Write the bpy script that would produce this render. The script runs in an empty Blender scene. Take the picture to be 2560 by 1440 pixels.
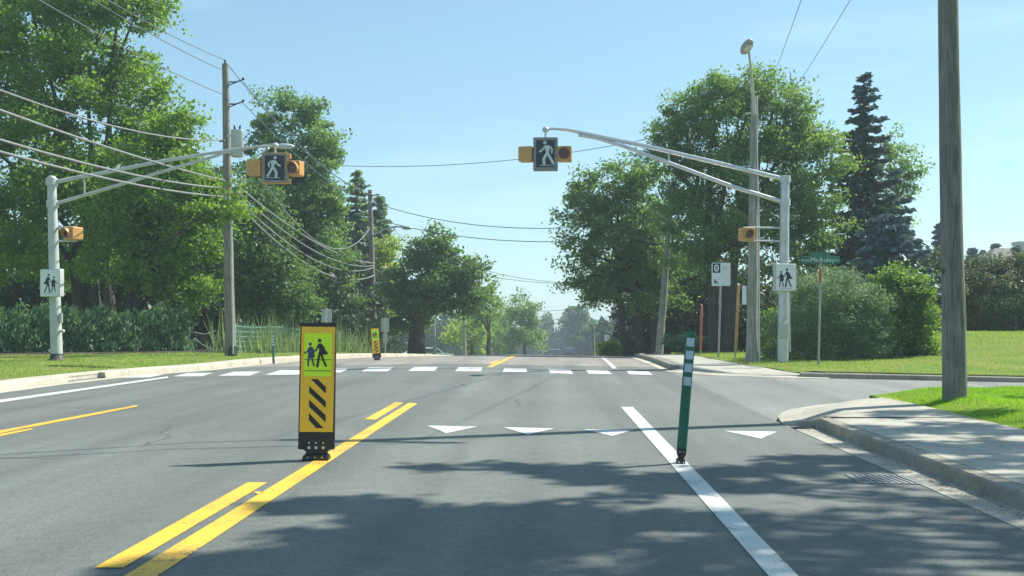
import bpy, math, random
import numpy as np
from mathutils import Vector, Matrix
R = math.radians
rnd = random.Random(7)
C = bpy.context.scene.collection
F, VX, VY, H = 2770.0, 1360.0, 797.0, 1.3      # focal length, vanishing point and eye height the photo was measured with

# ------------------------------------------------------------------ measuring
def P(px, py, Y):
    return Vector((Y*(px-VX)/F, Y, H-(py-VY)*Y/F))
def lerp_t(t, x):
    if x <= t[0][0]: return t[0][1]
    for (a, b), (c, d) in zip(t, t[1:]):
        if x <= c: return b+(d-b)*(x-a)/(c-a)
    return t[-1][1]
def sst(a, b, x):
    t = min(1, max(0, (x-a)/(b-a))); return t*t*(3-2*t)
def prof(y):
    s = y-31.5
    if s <= 0: return 0.0
    s2 = min(s, 100)
    return -.05*(s2-12*(1-math.exp(-s2/12)))-.037*(min(max(y, 158), 290)-158)
def bend(y):
    if y < 17: return 0.0
    if y < 45: return .0025*(y-17)**2
    return 1.96+2.8*(1-math.exp(-(y-45)/20))
XL = [(-30, -9.75), (22, -9.75), (25, -9.5), (28, -8.5), (32.4, -7.95), (37, -6.9)]
def xl(y): return lerp_t(XL, y) if y < 37 else -6.9+(bend(y)-bend(37))
def xr(y):
    if y < 13.4: return 2.95
    if y < 28: return 2.95+.15*(y-13.4)/14.6
    return 3.1 if y < 40 else 3.1+(bend(y)-bend(40))
def roadz(x, y):
    a, b = xl(y), xr(y); xc = (a+b)/2
    z = prof(y)+.112-.018*abs(min(x, b)-xc)
    if x > b: z -= .022*max(0, x-4.5)
    return z
def G(px, py, z=None):
    zz = 0 if z is None else z
    for i in range(6):
        Y = F*(H-zz)/(py-VY); x = Y*(px-VX)/F
        if z is None: zz = roadz(x, Y)
    return Vector((x, Y, zz))
NEARC = [(2.95, 13.4), (3.02, 14.4), (3.45, 15.7), (4.0, 16.5), (5.0, 17.4), (6.5, 18.4), (8.5, 19.2), (12, 19.8), (60, 20)]
FARC = [(3.1, 28), (3.3, 27), (4, 25.6), (5, 25.1), (5.7, 25), (60, 25)]

# ------------------------------------------------------------------ materials
def new_mat(name):
    m = bpy.data.materials.new(name); m.use_nodes = True
    nt = m.node_tree; b = nt.nodes['Principled BSDF']
    return m, nt, b
def N(nt, t, **kw):
    n = nt.nodes.new(t)
    for k, v in kw.items(): setattr(n, k, v)
    return n
def L(nt, a, b): nt.links.new(a, b)
def noise(nt, scale, detail=4, vec=None, rough=.55, stretch=None):
    n = N(nt, 'ShaderNodeTexNoise'); n.inputs['Scale'].default_value = scale
    n.inputs['Detail'].default_value = detail; n.inputs['Roughness'].default_value = rough
    if vec is None:
        g = N(nt, 'ShaderNodeNewGeometry'); vec = g.outputs['Position']
    if stretch:
        mp = N(nt, 'ShaderNodeMapping'); mp.inputs['Scale'].default_value = stretch
        L(nt, vec, mp.inputs['Vector']); vec = mp.outputs['Vector']
    L(nt, vec, n.inputs['Vector'])
    return n.outputs['Fac']
def ramp(nt, fac, stops):
    r = N(nt, 'ShaderNodeValToRGB'); e = r.color_ramp.elements
    while len(e) < len(stops): e.new(.5)
    for el, (p, c) in zip(e, stops):
        el.position = p; el.color = (*c, 1) if len(c) == 3 else c
    L(nt, fac, r.inputs['Fac']); return r.outputs['Color']
def mixc(nt, a, b, fac, mode='MIX'):
    m = N(nt, 'ShaderNodeMix', data_type='RGBA', blend_type=mode)
    for i, v in ((6, a), (7, b)):
        if isinstance(v, tuple): m.inputs[i].default_value = (*v, 1)
        else: L(nt, v, m.inputs[i])
    if isinstance(fac, (int, float)): m.inputs[0].default_value = fac
    else: L(nt, fac, m.inputs[0])
    return m.outputs[2]
def bump(nt, b, h, strength, dist=.02):
    n = N(nt, 'ShaderNodeBump'); n.inputs['Strength'].default_value = strength
    n.inputs['Distance'].default_value = dist
    L(nt, h, n.inputs['Height']); L(nt, n.outputs['Normal'], b.inputs['Normal'])
def g3(*c): return tuple(c)
def mul(c, k): return tuple(min(1, v*k) for v in c)
def plain(name, col, rough=.6, metal=0, amt=.18, scale=6, spec=.5, bmp=0):
    m, nt, b = new_mat(name)
    f = noise(nt, scale, 5)
    L(nt, ramp(nt, f, [(.3, mul(col, 1-amt)), (.7, mul(col, 1+amt))]), b.inputs['Base Color'])
    b.inputs['Roughness'].default_value = rough; b.inputs['Metallic'].default_value = metal
    b.inputs['Specular IOR Level'].default_value = spec
    if bmp: bump(nt, b, noise(nt, scale*6, 4), bmp)
    return m
def asphalt(name, col, speck=.35, tint=None, crack=.16, ckamt=.85, wheels=False):
    m, nt, b = new_mat(name)
    big = noise(nt, .35, 4); streak = noise(nt, 1.6, 3, stretch=(1, .035, 1)); fine = noise(nt, 130, 2, rough=.7); mid = noise(nt, 9, 5)
    c = ramp(nt, big, [(.3, mul(col, .88)), (.7, mul(col, 1.12))])
    c = mixc(nt, c, ramp(nt, noise(nt, 42, 3, rough=.7), [(.32, (.8,)*3), (.5, (1,)*3), (.68, (1.22,)*3)]), .9, 'MULTIPLY')
    if wheels:
        g = N(nt, 'ShaderNodeNewGeometry'); sx_ = N(nt, 'ShaderNodeSeparateXYZ'); L(nt, g.outputs['Position'], sx_.inputs[0])
        mr = N(nt, 'ShaderNodeMapRange'); mr.inputs['From Min'].default_value = -10; mr.inputs['From Max'].default_value = 3; L(nt, sx_.outputs['X'], mr.inputs['Value'])
        st_ = []
        for xc_ in (-8.4, -6.95, -4.9, -3.3, -1.25, .35):
            st_ += [((xc_-.42+10)/13, (.96,)*3), ((xc_+10)/13, (1.13, 1.12, 1.1)), ((xc_+.42+10)/13, (.96,)*3)]
        wt = ramp(nt, mr.outputs['Result'], st_)
        c = mixc(nt, c, wt, ramp(nt, noise(nt, .7, 4, stretch=(1, .15, 1)), [(.3, (.25,)*3), (.65, (1,)*3)]), 'MULTIPLY')
    if tint: c = mixc(nt, c, tint, ramp(nt, noise(nt, .8, 5), [(.4, (0, 0, 0)), (.65, (.8, .8, .8))]))
    c = mixc(nt, c, ramp(nt, streak, [(.3, (.76, .77, .78)), (.72, (1.24, 1.23, 1.2))]), .85, 'MULTIPLY')
    c = mixc(nt, c, ramp(nt, mid, [(.3, (.86, .86, .86)), (.7, (1.12, 1.12, 1.12))]), .8, 'MULTIPLY')
    c = mixc(nt, c, ramp(nt, fine, [(.3, (1-speck,)*3), (.5, (1, 1, 1)), (.72, (1+speck*1.6,)*3)]), 1, 'MULTIPLY')
    wv = N(nt, 'ShaderNodeTexVoronoi', feature='DISTANCE_TO_EDGE'); wv.inputs['Scale'].default_value = crack
    g = N(nt, 'ShaderNodeNewGeometry'); dn = N(nt, 'ShaderNodeTexNoise'); dn.inputs['Scale'].default_value = 1.7; dn.inputs['Detail'].default_value = 5; L(nt, g.outputs['Position'], dn.inputs['Vector'])
    wp = mixc(nt, g.outputs['Position'], dn.outputs['Color'], .35, 'ADD'); L(nt, wp, wv.inputs['Vector'])
    ck = ramp(nt, wv.outputs['Distance'], [(0, (1, 1, 1)), (.004, (0, 0, 0))]); mk = ramp(nt, noise(nt, .23, 2), [(.5, (0, 0, 0)), (.58, (ckamt,)*3)])
    c = mixc(nt, c, mul(col, .35), mixc(nt, ck, mk, 1, 'MULTIPLY'))
    spot = N(nt, 'ShaderNodeTexVoronoi'); spot.inputs['Scale'].default_value = 1.1; L(nt, wp, spot.inputs['Vector'])
    c = mixc(nt, c, mul(col, .62), ramp(nt, spot.outputs['Distance'], [(.02, (.7,)*3), (.075, (0, 0, 0))]))
    c = mixc(nt, c, mul(col, 2.4), ramp(nt, noise(nt, 31, 2, rough=.4), [(.735, (0, 0, 0)), (.76, (.6,)*3)]))
    L(nt, c, b.inputs['Base Color']); b.inputs['Roughness'].default_value = .78
    b.inputs['Specular IOR Level'].default_value = .45
    bump(nt, b, fine, .5, .008)
    return m
def paint(name, col, under, wear=.49):
    m, nt, b = new_mat(name)
    f = noise(nt, 40, 6, rough=.75); big = noise(nt, 2.5, 4)
    ad = N(nt, 'ShaderNodeMath', operation='ADD'); L(nt, f, ad.inputs[0])
    m2 = N(nt, 'ShaderNodeMath', operation='MULTIPLY'); L(nt, big, m2.inputs[0]); m2.inputs[1].default_value = .5
    L(nt, m2.outputs[0], ad.inputs[1])
    c = mixc(nt, under, ramp(nt, big, [(.3, mul(col, .86)), (.7, col)]), ramp(nt, ad.outputs[0], [(wear+.08, (0, 0, 0)), (wear+.2, (1, 1, 1))]))
    L(nt, c, b.inputs['Base Color']); b.inputs['Roughness'].default_value = .6
    bump(nt, b, f, .3, .004)
    return m
def concrete(name, col, joint=0.0):
    m, nt, b = new_mat(name)
    c = ramp(nt, noise(nt, 1.1, 5), [(.3, mul(col, .8)), (.7, mul(col, 1.12))])
    c = mixc(nt, c, ramp(nt, noise(nt, 14, 6), [(.3, (.8, .8, .78)), (.65, (1.08, 1.08, 1.08))]), .8, 'MULTIPLY')
    c = mixc(nt, c, ramp(nt, noise(nt, 160, 2), [(.3, (.85,)*3), (.7, (1.12,)*3)]), .8, 'MULTIPLY')
    c = mixc(nt, c, ramp(nt, noise(nt, 3.3, 7, rough=.7), [(.34, (.66, .64, .6)), (.47, (1, 1, 1))]), .7, 'MULTIPLY')
    if joint:
        g = N(nt, 'ShaderNodeNewGeometry'); s = N(nt, 'ShaderNodeSeparateXYZ'); L(nt, g.outputs['Position'], s.inputs[0])
        a = N(nt, 'ShaderNodeMath', operation='PINGPONG'); L(nt, s.outputs['Y'], a.inputs[0]); a.inputs[1].default_value = joint
        c = mixc(nt, c, (.08, .075, .07), ramp(nt, a.outputs[0], [(0, (.75,)*3), (.012/joint, (0, 0, 0))]))
    L(nt, c, b.inputs['Base Color']); b.inputs['Roughness'].default_value = .85
    bump(nt, b, noise(nt, 60, 5), .35, .01)
    return m
KL = 2.25
def kl(c): return (min(1, c[0]*KL*.9), min(1, c[1]*KL), min(1, c[2]*KL*1.18))
def leafmat(name, c1, c2, trans=.45, tcol=None, rough=.5):
    m, nt, b = new_mat(name)
    a = N(nt, 'ShaderNodeAttribute', attribute_name='tint')
    col = ramp(nt, a.outputs['Fac'], [(0, kl(c1)), (1, kl(c2))])
    L(nt, col, b.inputs['Base Color']); b.inputs['Roughness'].default_value = rough
    b.inputs['Specular IOR Level'].default_value = .35
    t = N(nt, 'ShaderNodeBsdfTranslucent')
    L(nt, mixc(nt, col, tcol or (1.5, 1.42, .62), 1.0, 'MULTIPLY'), t.inputs['Color'])
    mx = N(nt, 'ShaderNodeMixShader'); mx.inputs[0].default_value = trans
    L(nt, b.outputs[0], mx.inputs[1]); L(nt, t.outputs[0], mx.inputs[2])
    out = nt.nodes['Material Output']; L(nt, mx.outputs[0], out.inputs['Surface'])
    return m
def wood(name, c1, c2):
    m, nt, b = new_mat(name)
    f = noise(nt, 6, 6, stretch=(6, 6, .35)); k = noise(nt, 3, 4)
    c = ramp(nt, f, [(.3, c1), (.68, c2)])
    c = mixc(nt, c, ramp(nt, k, [(.3, (.75,)*3), (.7, (1.15,)*3)]), .8, 'MULTIPLY')
    sp = noise(nt, 16, 3, stretch=(4, 4, .12)); c = mixc(nt, c, mul(c1, .35), ramp(nt, sp, [(.33, (.85,)*3), (.4, (0, 0, 0))]))
    vk = N(nt, 'ShaderNodeTexVoronoi'); vk.inputs['Scale'].default_value = 1.6; g = N(nt, 'ShaderNodeNewGeometry'); L(nt, g.outputs['Position'], vk.inputs['Vector'])
    c = mixc(nt, c, mul(c1, .4), ramp(nt, vk.outputs['Distance'], [(.06, (.85,)*3), (.1, (0, 0, 0))]))
    L(nt, c, b.inputs['Base Color']); b.inputs['Roughness'].default_value = .9
    bump(nt, b, f, .6, .02)
    return m
def lawnmat(name, c1, c2, c3):
    m, nt, b = new_mat(name)
    c = ramp(nt, noise(nt, .5, 5), [(.3, c1), (.55, c2), (.75, c3)])
    c = mixc(nt, c, mul(c3, .75), ramp(nt, noise(nt, 1.7, 6), [(.58, (0, 0, 0)), (.7, (.75,)*3)]))
    c = mixc(nt, c, ramp(nt, noise(nt, 22, 5), [(.3, (.6, .62, .55)), (.7, (1.25, 1.22, 1.1))]), .85, 'MULTIPLY')
    L(nt, c, b.inputs['Base Color']); b.inputs['Roughness'].default_value = .9
    b.inputs['Specular IOR Level'].default_value = .15
    bump(nt, b, noise(nt, 45, 4), .9, .05)
    return m
M = dict(
    road=asphalt('asphalt new', (.124, .137, .13), wheels=True), oldroad=asphalt('asphalt old', (.25, .222, .198), .25, (.19, .187, .18)),
    side=asphalt('asphalt side', (.17, .18, .173), .25),
    yellow=paint('yellow paint', (.80, .47, .045), (.12, .12, .11)), white=paint('white paint', (.6, .61, .59), (.14, .15, .15)),
    concrete=concrete('concrete', (.40, .375, .32)), walk=concrete('sidewalk concrete', (.40, .385, .335), .8), kerb=concrete('kerb concrete', (.3, .275, .225), 1.2),
    kerbl=concrete('pale kerb', (.5, .46, .38), 1.05),
    lawn=lawnmat('lawn', (.15, .26, .03), (.19, .30, .035), (.22, .28, .05)),
    verge=lawnmat('verge', (.15, .235, .05), (.20, .27, .062), (.28, .28, .1)),
    ground=lawnmat('ground', (.05, .07, .02), (.07, .09, .03), (.08, .08, .035)),
    mulch=plain('mulch', (.05, .036, .027), .95, amt=.5, scale=25, bmp=.6),
    pole=wood('pole wood', (.15, .135, .11), (.29, .262, .22)), poledark=wood('dark pole', (.115, .115, .108), (.25, .243, .222)),
    greypole=wood('grey pole', (.2, .2, .18), (.36, .35, .32)),
    bark=wood('bark', (.035, .03, .024), (.1, .085, .068)),
    galv=plain('galvanized', (.5, .52, .53), .42, .55, .14, 4), alu=plain('aluminium', (.62, .63, .64), .3, .85, .1, 4),
    greypaint=plain('grey painted pole', (.46, .49, .485), .5, .1, .1, 3),
    black=plain('black plastic', (.014, .015, .018), .45, amt=.3, scale=15), dark=plain('dark steel', (.05, .05, .05), .6, .3),
    orange=plain('amber sheeting', (.95, .54, .025), .38, amt=.07, scale=3), lime=plain('lime sheeting', (.68, .94, .02), .38, amt=.05, scale=3),
    navy=plain('navy print', (.045, .05, .12), .5), ink=plain('black print', (.012, .012, .016), .5, amt=.3),
    limeline=plain('dark green line', (.1, .18, .02), .5),
    green=plain('green delineator', (.016, .135, .08), .42, amt=.1), band=plain('reflective band', (.5, .56, .64), .3, .1, .06),
    sbox=plain('sign box white', (.72, .75, .77), .45, amt=.06), signgrey=plain('sign back', (.4, .42, .43), .45, .5, .08),
    amber=plain('amber housing', (.52, .275, .085), .42, amt=.1, scale=5), lens=plain('red lens', (.09, .02, .012), .15, amt=.1),
    navyface=plain('signal face', (.012, .018, .03), .5, amt=.15), walker=plain('walker grey', (.5, .55, .54), .5),
    frame=plain('frame grey', (.2, .22, .22), .5, .3, .1),
    street=plain('street sign green', (.008, .13, .095), .4), lettering=plain('letters', (.55, .68, .66), .5, amt=.03),
    wire=plain('cable', (.2, .21, .21), .6, amt=.15), thin=plain('conductor', (.16, .18, .2), .5, .4),
    red=plain('red marker', (.36, .1, .06), .5), orangepost=plain('orange marker', (.45, .25, .09), .5),
    trans=plain('transformer grey', (.42, .47, .5), .45, .1, .06), steel=plain('bolt steel', (.6, .6, .6), .3, .9),
    netting=plain('green netting', (.2, .36, .28), .7), rail=plain('weathered rail', (.33, .33, .32), .7),
    roof=plain('roof shingles', (.15, .145, .145), .85, amt=.2, scale=8), wall=plain('siding', (.6, .58, .54), .7), glass=plain('window glass', (.03, .04, .05), .08),
    lamp=plain('lamp head', (.36, .35, .33), .5, .2), lampglass=plain('lamp glass', (.62, .6, .5), .2),
    carwhite=plain('white car paint', (.7, .75, .78), .2, amt=.02), cardark=plain('dark car paint', (.03, .032, .04), .2, amt=.05), tyre=plain('tyre', (.02, .02, .02), .9),
    iron=plain('cast iron', (.27, .275, .28), .55, .4, .2, 20), pitshade=plain('drain pit', (.035, .035, .035), .9),
)
LM = dict(
    maple=leafmat('maple leaf', (.05, .095, .018), (.115, .17, .028), .5),
    darkmaple=leafmat('dark maple leaf', (.034, .066, .026), (.07, .112, .034), .42),
    poplar=leafmat('poplar leaf', (.05, .09, .035), (.09, .14, .045), .45),
    ash=leafmat('ash leaf', (.05, .09, .03), (.1, .145, .04), .48),
    yellow=leafmat('yellow green leaf', (.1, .14, .025), (.19, .21, .035), .5),
    spruce=leafmat('spruce needles', (.02, .036, .034), (.042, .062, .054), .15, (1.2, 1.3, .9)),
    bluespruce=leafmat('blue spruce needles', (.04, .06, .06), (.08, .1, .095), .15, (1.2, 1.3, .9)),
    larch=leafmat('larch needles', (.055, .082, .05), (.11, .14, .075), .4),
    willow=leafmat('willow leaf', (.055, .085, .044), (.12, .155, .078), .35, (1.5, 1.5, .8)),
    lime=leafmat('bright shrub leaf', (.045, .08, .022), (.095, .145, .035), .5),
    brown=leafmat('bronze hedge leaf', (.024, .042, .026), (.085, .088, .04), .3),
    cedar=leafmat('cedar leaf', (.04, .075, .036), (.085, .135, .058), .3, (1.4, 1.5, .7)),
    under=leafmat('shaded undergrowth leaf', (.014, .024, .014), (.03, .045, .02), .25),  # leaf colour darkened to stand for the shade under the canopies
    far=leafmat('far leaf', (.03, .055, .03), (.06, .09, .04), .3),
    grass=leafmat('grass blade', (.085, .155, .016), (.15, .215, .026), .45, (1.5, 1.5, .5)),
    dry=leafmat('verge grass blade', (.1, .15, .03), (.2, .205, .06), .4, (1.5, 1.4, .6)),
    reed=leafmat('reed', (.055, .08, .03), (.13, .15, .07), .4, (1.4, 1.4, .8)),
)

# ------------------------------------------------------------------ mesh helpers
class MB:
    def __init__(s): s.v = []; s.f = []; s.sm = []
    def add(s, vs, fs, smooth=False):
        o = len(s.v); s.v += [tuple(p) for p in vs]
        s.f += [tuple(i+o for i in f) for f in fs]; s.sm += [smooth]*len(fs); return s
    def box(s, a, b, bev=0.0):
        x0, y0, z0 = a; x1, y1, z1 = b
        if bev <= 0:
            vs = [(x, y, z) for z in (z0, z1) for y in (y0, y1) for x in (x0, x1)]
            return s.add(vs, [(0, 2, 3, 1), (4, 5, 7, 6), (0, 1, 5, 4), (2, 6, 7, 3), (0, 4, 6, 2), (1, 3, 7, 5)])
        # rounded outline in x/z, chamfered in y
        def rr(x0, x1, z0, z1, r):
            out = []
            for cx, cz, a0 in ((x1-r, z1-r, 0), (x0+r, z1-r, 90), (x0+r, z0+r, 180), (x1-r, z0+r, 270)):
                for k in range(4):
                    a = R(a0+30*k); out.append((cx+r*math.cos(a), cz+r*math.sin(a)))
            return out
        c = bev*.4
        rings = [(y0, rr(x0+c, x1-c, z0+c, z1-c, bev)), (y0+c, rr(x0, x1, z0, z1, bev)), (y1-c, rr(x0, x1, z0, z1, bev)), (y1, rr(x0+c, x1-c, z0+c, z1-c, bev))]
        vs = [(x, y, z) for y, ring in rings for x, z in ring]; n = 16
        fs = [tuple(range(n)), tuple(3*n+i for i in reversed(range(n)))]
        for k in range(3):
            for i in range(n):
                j = (i+1) % n; fs.append((k*n+i, (k+1)*n+i, (k+1)*n+j, k*n+j))
        return s.add(vs, fs)
    def prism(s, poly, y0, y1):
        n = len(poly)
        a = sum(p[0]*q[1]-q[0]*p[1] for p, q in zip(poly, poly[1:]+poly[:1]))
        if a < 0: poly = poly[::-1]
        vs = [(x, y0, z) for x, z in poly]+[(x, y1, z) for x, z in poly]
        fs = [tuple(range(n)), tuple(n+i for i in reversed(range(n)))]
        fs += [(i, n+i, n+(i+1) % n, (i+1) % n) for i in range(n)]
        return s.add(vs, fs)
    def tube(s, pts, rad, n=10, cap=True):
        pts = [Vector(p) for p in pts]
        if not isinstance(rad, (list, tuple)): rad = [rad]*len(pts)
        vs, fs = [], []; ref = None
        for i, p in enumerate(pts):
            d = (pts[min(i+1, len(pts)-1)]-pts[max(i-1, 0)]).normalized()
            if ref is None: ref = Vector((1, 0, 0)) if abs(d.x) < .9 else Vector((0, 0, 1))
            u = (ref-d*ref.dot(d)).normalized(); w = d.cross(u); ref = u
            for k in range(n):
                a = 2*math.pi*k/n; vs.append(p+(u*math.cos(a)+w*math.sin(a))*rad[i])
        for i in range(len(pts)-1):
            for k in range(n):
                j = (k+1) % n; fs.append((i*n+k, i*n+j, (i+1)*n+j, (i+1)*n+k))
        s.add(vs, fs, True)
        if cap:
            m = len(pts)-1
            s.add([vs[k] for k in range(n)], [tuple(reversed(range(n)))]); s.add([vs[m*n+k] for k in range(n)], [tuple(range(n))])
        return s
    def disc(s, c, r, y0, y1, n=20):
        return s.prism([(c[0]+r*math.cos(2*math.pi*k/n), c[1]+r*math.sin(2*math.pi*k/n)) for k in range(n)], y0, y1)
    def ball(s, c, r, nu=12, nv=8):
        rx, ry, rz = r if isinstance(r, (tuple, list)) else (r, r, r)
        vs = []; fs = []
        for i in range(nv+1):
            t = math.pi*i/nv
            for k in range(nu):
                a = 2*math.pi*k/nu; vs.append((c[0]+rx*math.sin(t)*math.cos(a), c[1]+ry*math.sin(t)*math.sin(a), c[2]-rz*math.cos(t)))
        for i in range(nv):
            for k in range(nu):
                j = (k+1) % nu; fs.append((i*nu+k, i*nu+j, (i+1)*nu+j, (i+1)*nu+k))
        return s.add(vs, fs, True)
    def stroke(s, pts, w, y0, y1):
        # thick 2D line as one prism with round-ish ends
        for (a, b) in zip(pts, pts[1:]):
            dx, dz = b[0]-a[0], b[1]-a[1]; l = math.hypot(dx, dz) or 1; ux, uz = dx/l, dz/l; h = w/2
            poly = []
            for c, base in ((a, 180), (b, 0)):
                for k in (-90, -45, 0, 45, 90):
                    t = R(base+k); cx, sz = math.cos(t), math.sin(t)
                    poly.append((c[0]+h*(ux*cx-uz*sz), c[1]+h*(uz*cx+ux*sz)))
            y0 -= .0004
            s.prism(poly, y0, y1)
        return s
    def build(s, name, mat, parent=None):
        me = bpy.data.meshes.new(name); me.from_pydata(s.v, [], s.f); me.update()
        me.polygons.foreach_set('use_smooth', s.sm)
        me.materials.append(mat)
        o = bpy.data.objects.new(name, me); C.objects.link(o)
        if parent: o.parent = parent
        return o
def tag(o, label=None, cat=None, group=None, kind=None):
    for k, v in (('label', label), ('category', cat), ('group', group), ('kind', kind)):
        if v: o[k] = v
    return o
def thing(name, label, cat, loc=(0, 0, 0), rot=(0, 0, 0), group=None):
    o = bpy.data.objects.new(name, None); C.objects.link(o)
    o.empty_display_size = .2; o.location = loc; o.rotation_euler = rot
    return tag(o, label, cat, group)
def struct(o): o['kind'] = 'structure'; return o
def grid(name, mat, rows, kind='structure'):
    """rows: list of equal-length lists of points"""
    n = len(rows[0]); vs = [p for r in rows for p in r]
    fs = [(i*n+k, i*n+k+1, (i+1)*n+k+1, (i+1)*n+k) for i in range(len(rows)-1) for k in range(n-1)]
    b = MB().add(vs, fs, True); o = b.build(name, mat); o['kind'] = kind; return o
def np_mesh(name, mat, V, nper, tint, parent=None):
    """V: (M*nper,3) array of polygons with nper corners each"""
    me = bpy.data.meshes.new(name); nv = len(V); m = nv//nper
    me.vertices.add(nv); me.vertices.foreach_set('co', V.astype(np.float32).ravel())
    me.loops.add(nv); me.loops.foreach_set('vertex_index', np.arange(nv, dtype=np.int32))
    me.polygons.add(m); me.polygons.foreach_set('loop_start', np.arange(0, nv, nper, dtype=np.int32))
    try: me.polygons.foreach_set('loop_total', np.full(m, nper, dtype=np.int32))
    except Exception: pass
    a = me.attributes.new('tint', 'FLOAT', 'POINT'); a.data.foreach_set('value', np.repeat(tint, nper).astype(np.float32))
    me.update(calc_edges=True); me.materials.append(mat)
    o = bpy.data.objects.new(name, me); C.objects.link(o)
    if parent: o.parent = parent
    return o

# ------------------------------------------------------------------ ground, roads, kerbs
ys = list(np.arange(-20, 80, 2.5))+list(np.arange(80, 660, 20))
xs = [-400, -200, -100, -60, -40, -25, -12, -4, 4, 12, 25, 40, 60, 100, 200, 400]
grid('ground', M['ground'], [[(x, y, prof(y)-.45) for x in xs] for y in ys])
yr = list(np.arange(-20, 13.4, 1.0))+[13.4]+list(np.arange(14.4, 28.4, .8))+[29.5]
def rrow(y): return [(xl(y)+(xr(y)-xl(y))*k/16, y, roadz(xl(y)+(xr(y)-xl(y))*k/16, y)) for k in range(17)]
grid('road', M['road'], [rrow(y) for y in yr])
yo = [29.5]+list(np.arange(30.5, 70, 1.5))+list(np.arange(70, 420, 10))
grid('old_road', M['oldroad'], [rrow(y) for y in yo])
def invlo(x): return lerp_t(NEARC, x)
def invhi(x): return lerp_t(FARC, x)
sx = [3.0, 3.1, 3.3, 3.6, 4, 4.5, 5, 5.7, 6.5, 7.5, 8.5, 10, 12, 15, 20, 30, 60]
rows = []
for i, x in enumerate(sx):
    lo, hi = invlo(x), (28 if i == 0 else invhi(x))
    r = []
    for k in range(17):
        y = lo+(hi-lo)*k/16; xx = xr(y) if i == 0 else max(x, xr(y)); r.append((xx, y, roadz(xx, y)))
    rows.append(r)
grid('side_street', M['side'], rows[::-1])

def sweep(b, path, profile, closed_ends=True):
    """path: (x,y,z); profile: (side offset to the right, height)"""
    n = len(profile); vs = []
    for i, p in enumerate(path):
        q0 = Vector(path[max(i-1, 0)]); q1 = Vector(path[min(i+1, len(path)-1)]); d = (q1-q0); d.z = 0; d.normalize()
        r = Vector((d.y, -d.x, 0))
        for o, h in profile: vs.append((p[0]+r.x*o, p[1]+r.y*o, p[2]+h))
    fs = [(i*n+k, i*n+k+1, (i+1)*n+k+1, (i+1)*n+k) for i in range(len(path)-1) for k in range(n-1)]
    if closed_ends:
        fs.append(tuple(range(n))); m = (len(path)-1)*n; fs.append(tuple(m+k for k in reversed(range(n))))
    b.add(vs, fs)
KP = [(0, -.1), (.02, .115), (.035, .132), (.15, .138), (.165, .13), (.17, -.1)]
def kp(h): return [(o, (v if v < 0 else v*h)) for o, v in KP]
# near right kerb with its gutter strip
gut = MB(); sweep(gut, [(2.95, y, roadz(2.95, y)) for y in np.arange(-20, 13.5, .6)], [(0, .0), (0, .006), (.26, .012), (.26, -.05)])
struct(gut.build('gutter', M['concrete']))
kb = MB(); kpath = [(3.2, y, roadz(2.95, y)) for y in np.arange(-20, 12.7, .6)]+[(3.22, 13.05, roadz(2.95, 13)), (3.3, 13.3, roadz(2.95, 13)-.02), (3.42, 13.5, roadz(2.95, 13)-.05)]
sweep(kb, kpath, KP); struct(kb.build('kerb', M['kerb']))
# sidewalk
SWZ = .135
wk = [[(3.368+(5.02-3.368)*k/6, y, roadz(2.95, y)+SWZ+.01*k/6) for k in range(7)] for y in np.arange(-20, 13.3, 1)]
grid('sidewalk', M['walk'], wk)
def cornx(y): return lerp_t([(b, a) for a, b in NEARC], y)
def dcorner(x, y):
    best = 9
    for (ax, ay), (bx, by) in zip(NEARC, NEARC[1:]):
        t = min(1, max(0, ((x-ax)*(bx-ax)+(y-ay)*(by-ay))/((bx-ax)**2+(by-ay)**2))); best = min(best, math.hypot(x-ax-t*(bx-ax), y-ay-t*(by-ay)))
    return best
ap = []
for y in [13.0, 13.3, 13.42, 13.55, 13.8, 14.1, 14.4, 14.8, 15.2, 15.7, 16.1, 16.5, 16.9, 17.2, 17.38]:
    x0 = 3.37 if y < 13.4 else cornx(y)+.02; r = []
    x1 = max(5.03, x0+.02)
    for k in range(9):
        x = x0+(x1-x0)*k/8; d = dcorner(x, y) if y > 13.4 else 9
        r.append((x, y, roadz(2.95, y)+.012+(SWZ+.002)*sst(.12, .85, d)))
    r.insert(0, (r[0][0]-.004, y, roadz(2.95, y)-.08))
    ap.append(r)
grid('sidewalk_corner', M['concrete'], ap)
# apron strip round the corner (dropped kerb)
ac = MB(); cp = [(x, y, roadz(x, y)-(.014 if y < 13.5 else 0)) for x, y in [(2.95, 13.35), (2.99, 14.0), (3.06, 14.5), (3.22, 15.1), (3.45, 15.7), (3.72, 16.1), (4.05, 16.55), (4.5, 17.0), (5.05, 17.42), (5.7, 17.85), (6.5, 18.38), (7.4, 18.8), (8.5, 19.18), (10, 19.5), (12, 19.78), (25, 19.9), (60, 19.98)]]
sweep(ac, cp, [(-.02, -.05), (0, .012), (.28, .03), (.36, .05), (.4, -.05)]); struct(ac.build('dropped_kerb', M['concrete']))
# near corner lawn
def lawnz(x, y):
    ym = invlo(x)-.3; e = sst(0, .9, min(x-5.0, ym-y))
    return roadz(2.95, min(y, 13))+.125+.12*e-.02*max(0, x-5.5)
lx = [5.0, 5.08, 5.2, 5.4, 5.7, 6, 6.4, 6.9, 7.5, 8.2, 9, 10, 12, 15, 20, 30, 60]
rows = []
for x in lx:
    ym = invlo(x)-.38; r = []
    for k in range(61):
        t = 1-(1-k/60)**1.8; y = -20+(ym+20)*t; r.append((x, y, lawnz(x, y)))
    r.append((x, ym+.03, lawnz(x, ym)-.3)); rows.append(r)
rows.insert(0, [(p[0]-.01, p[1], p[2]-.3) for p in rows[0]])
grid('lawn', M['lawn'], rows[::-1])
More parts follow.
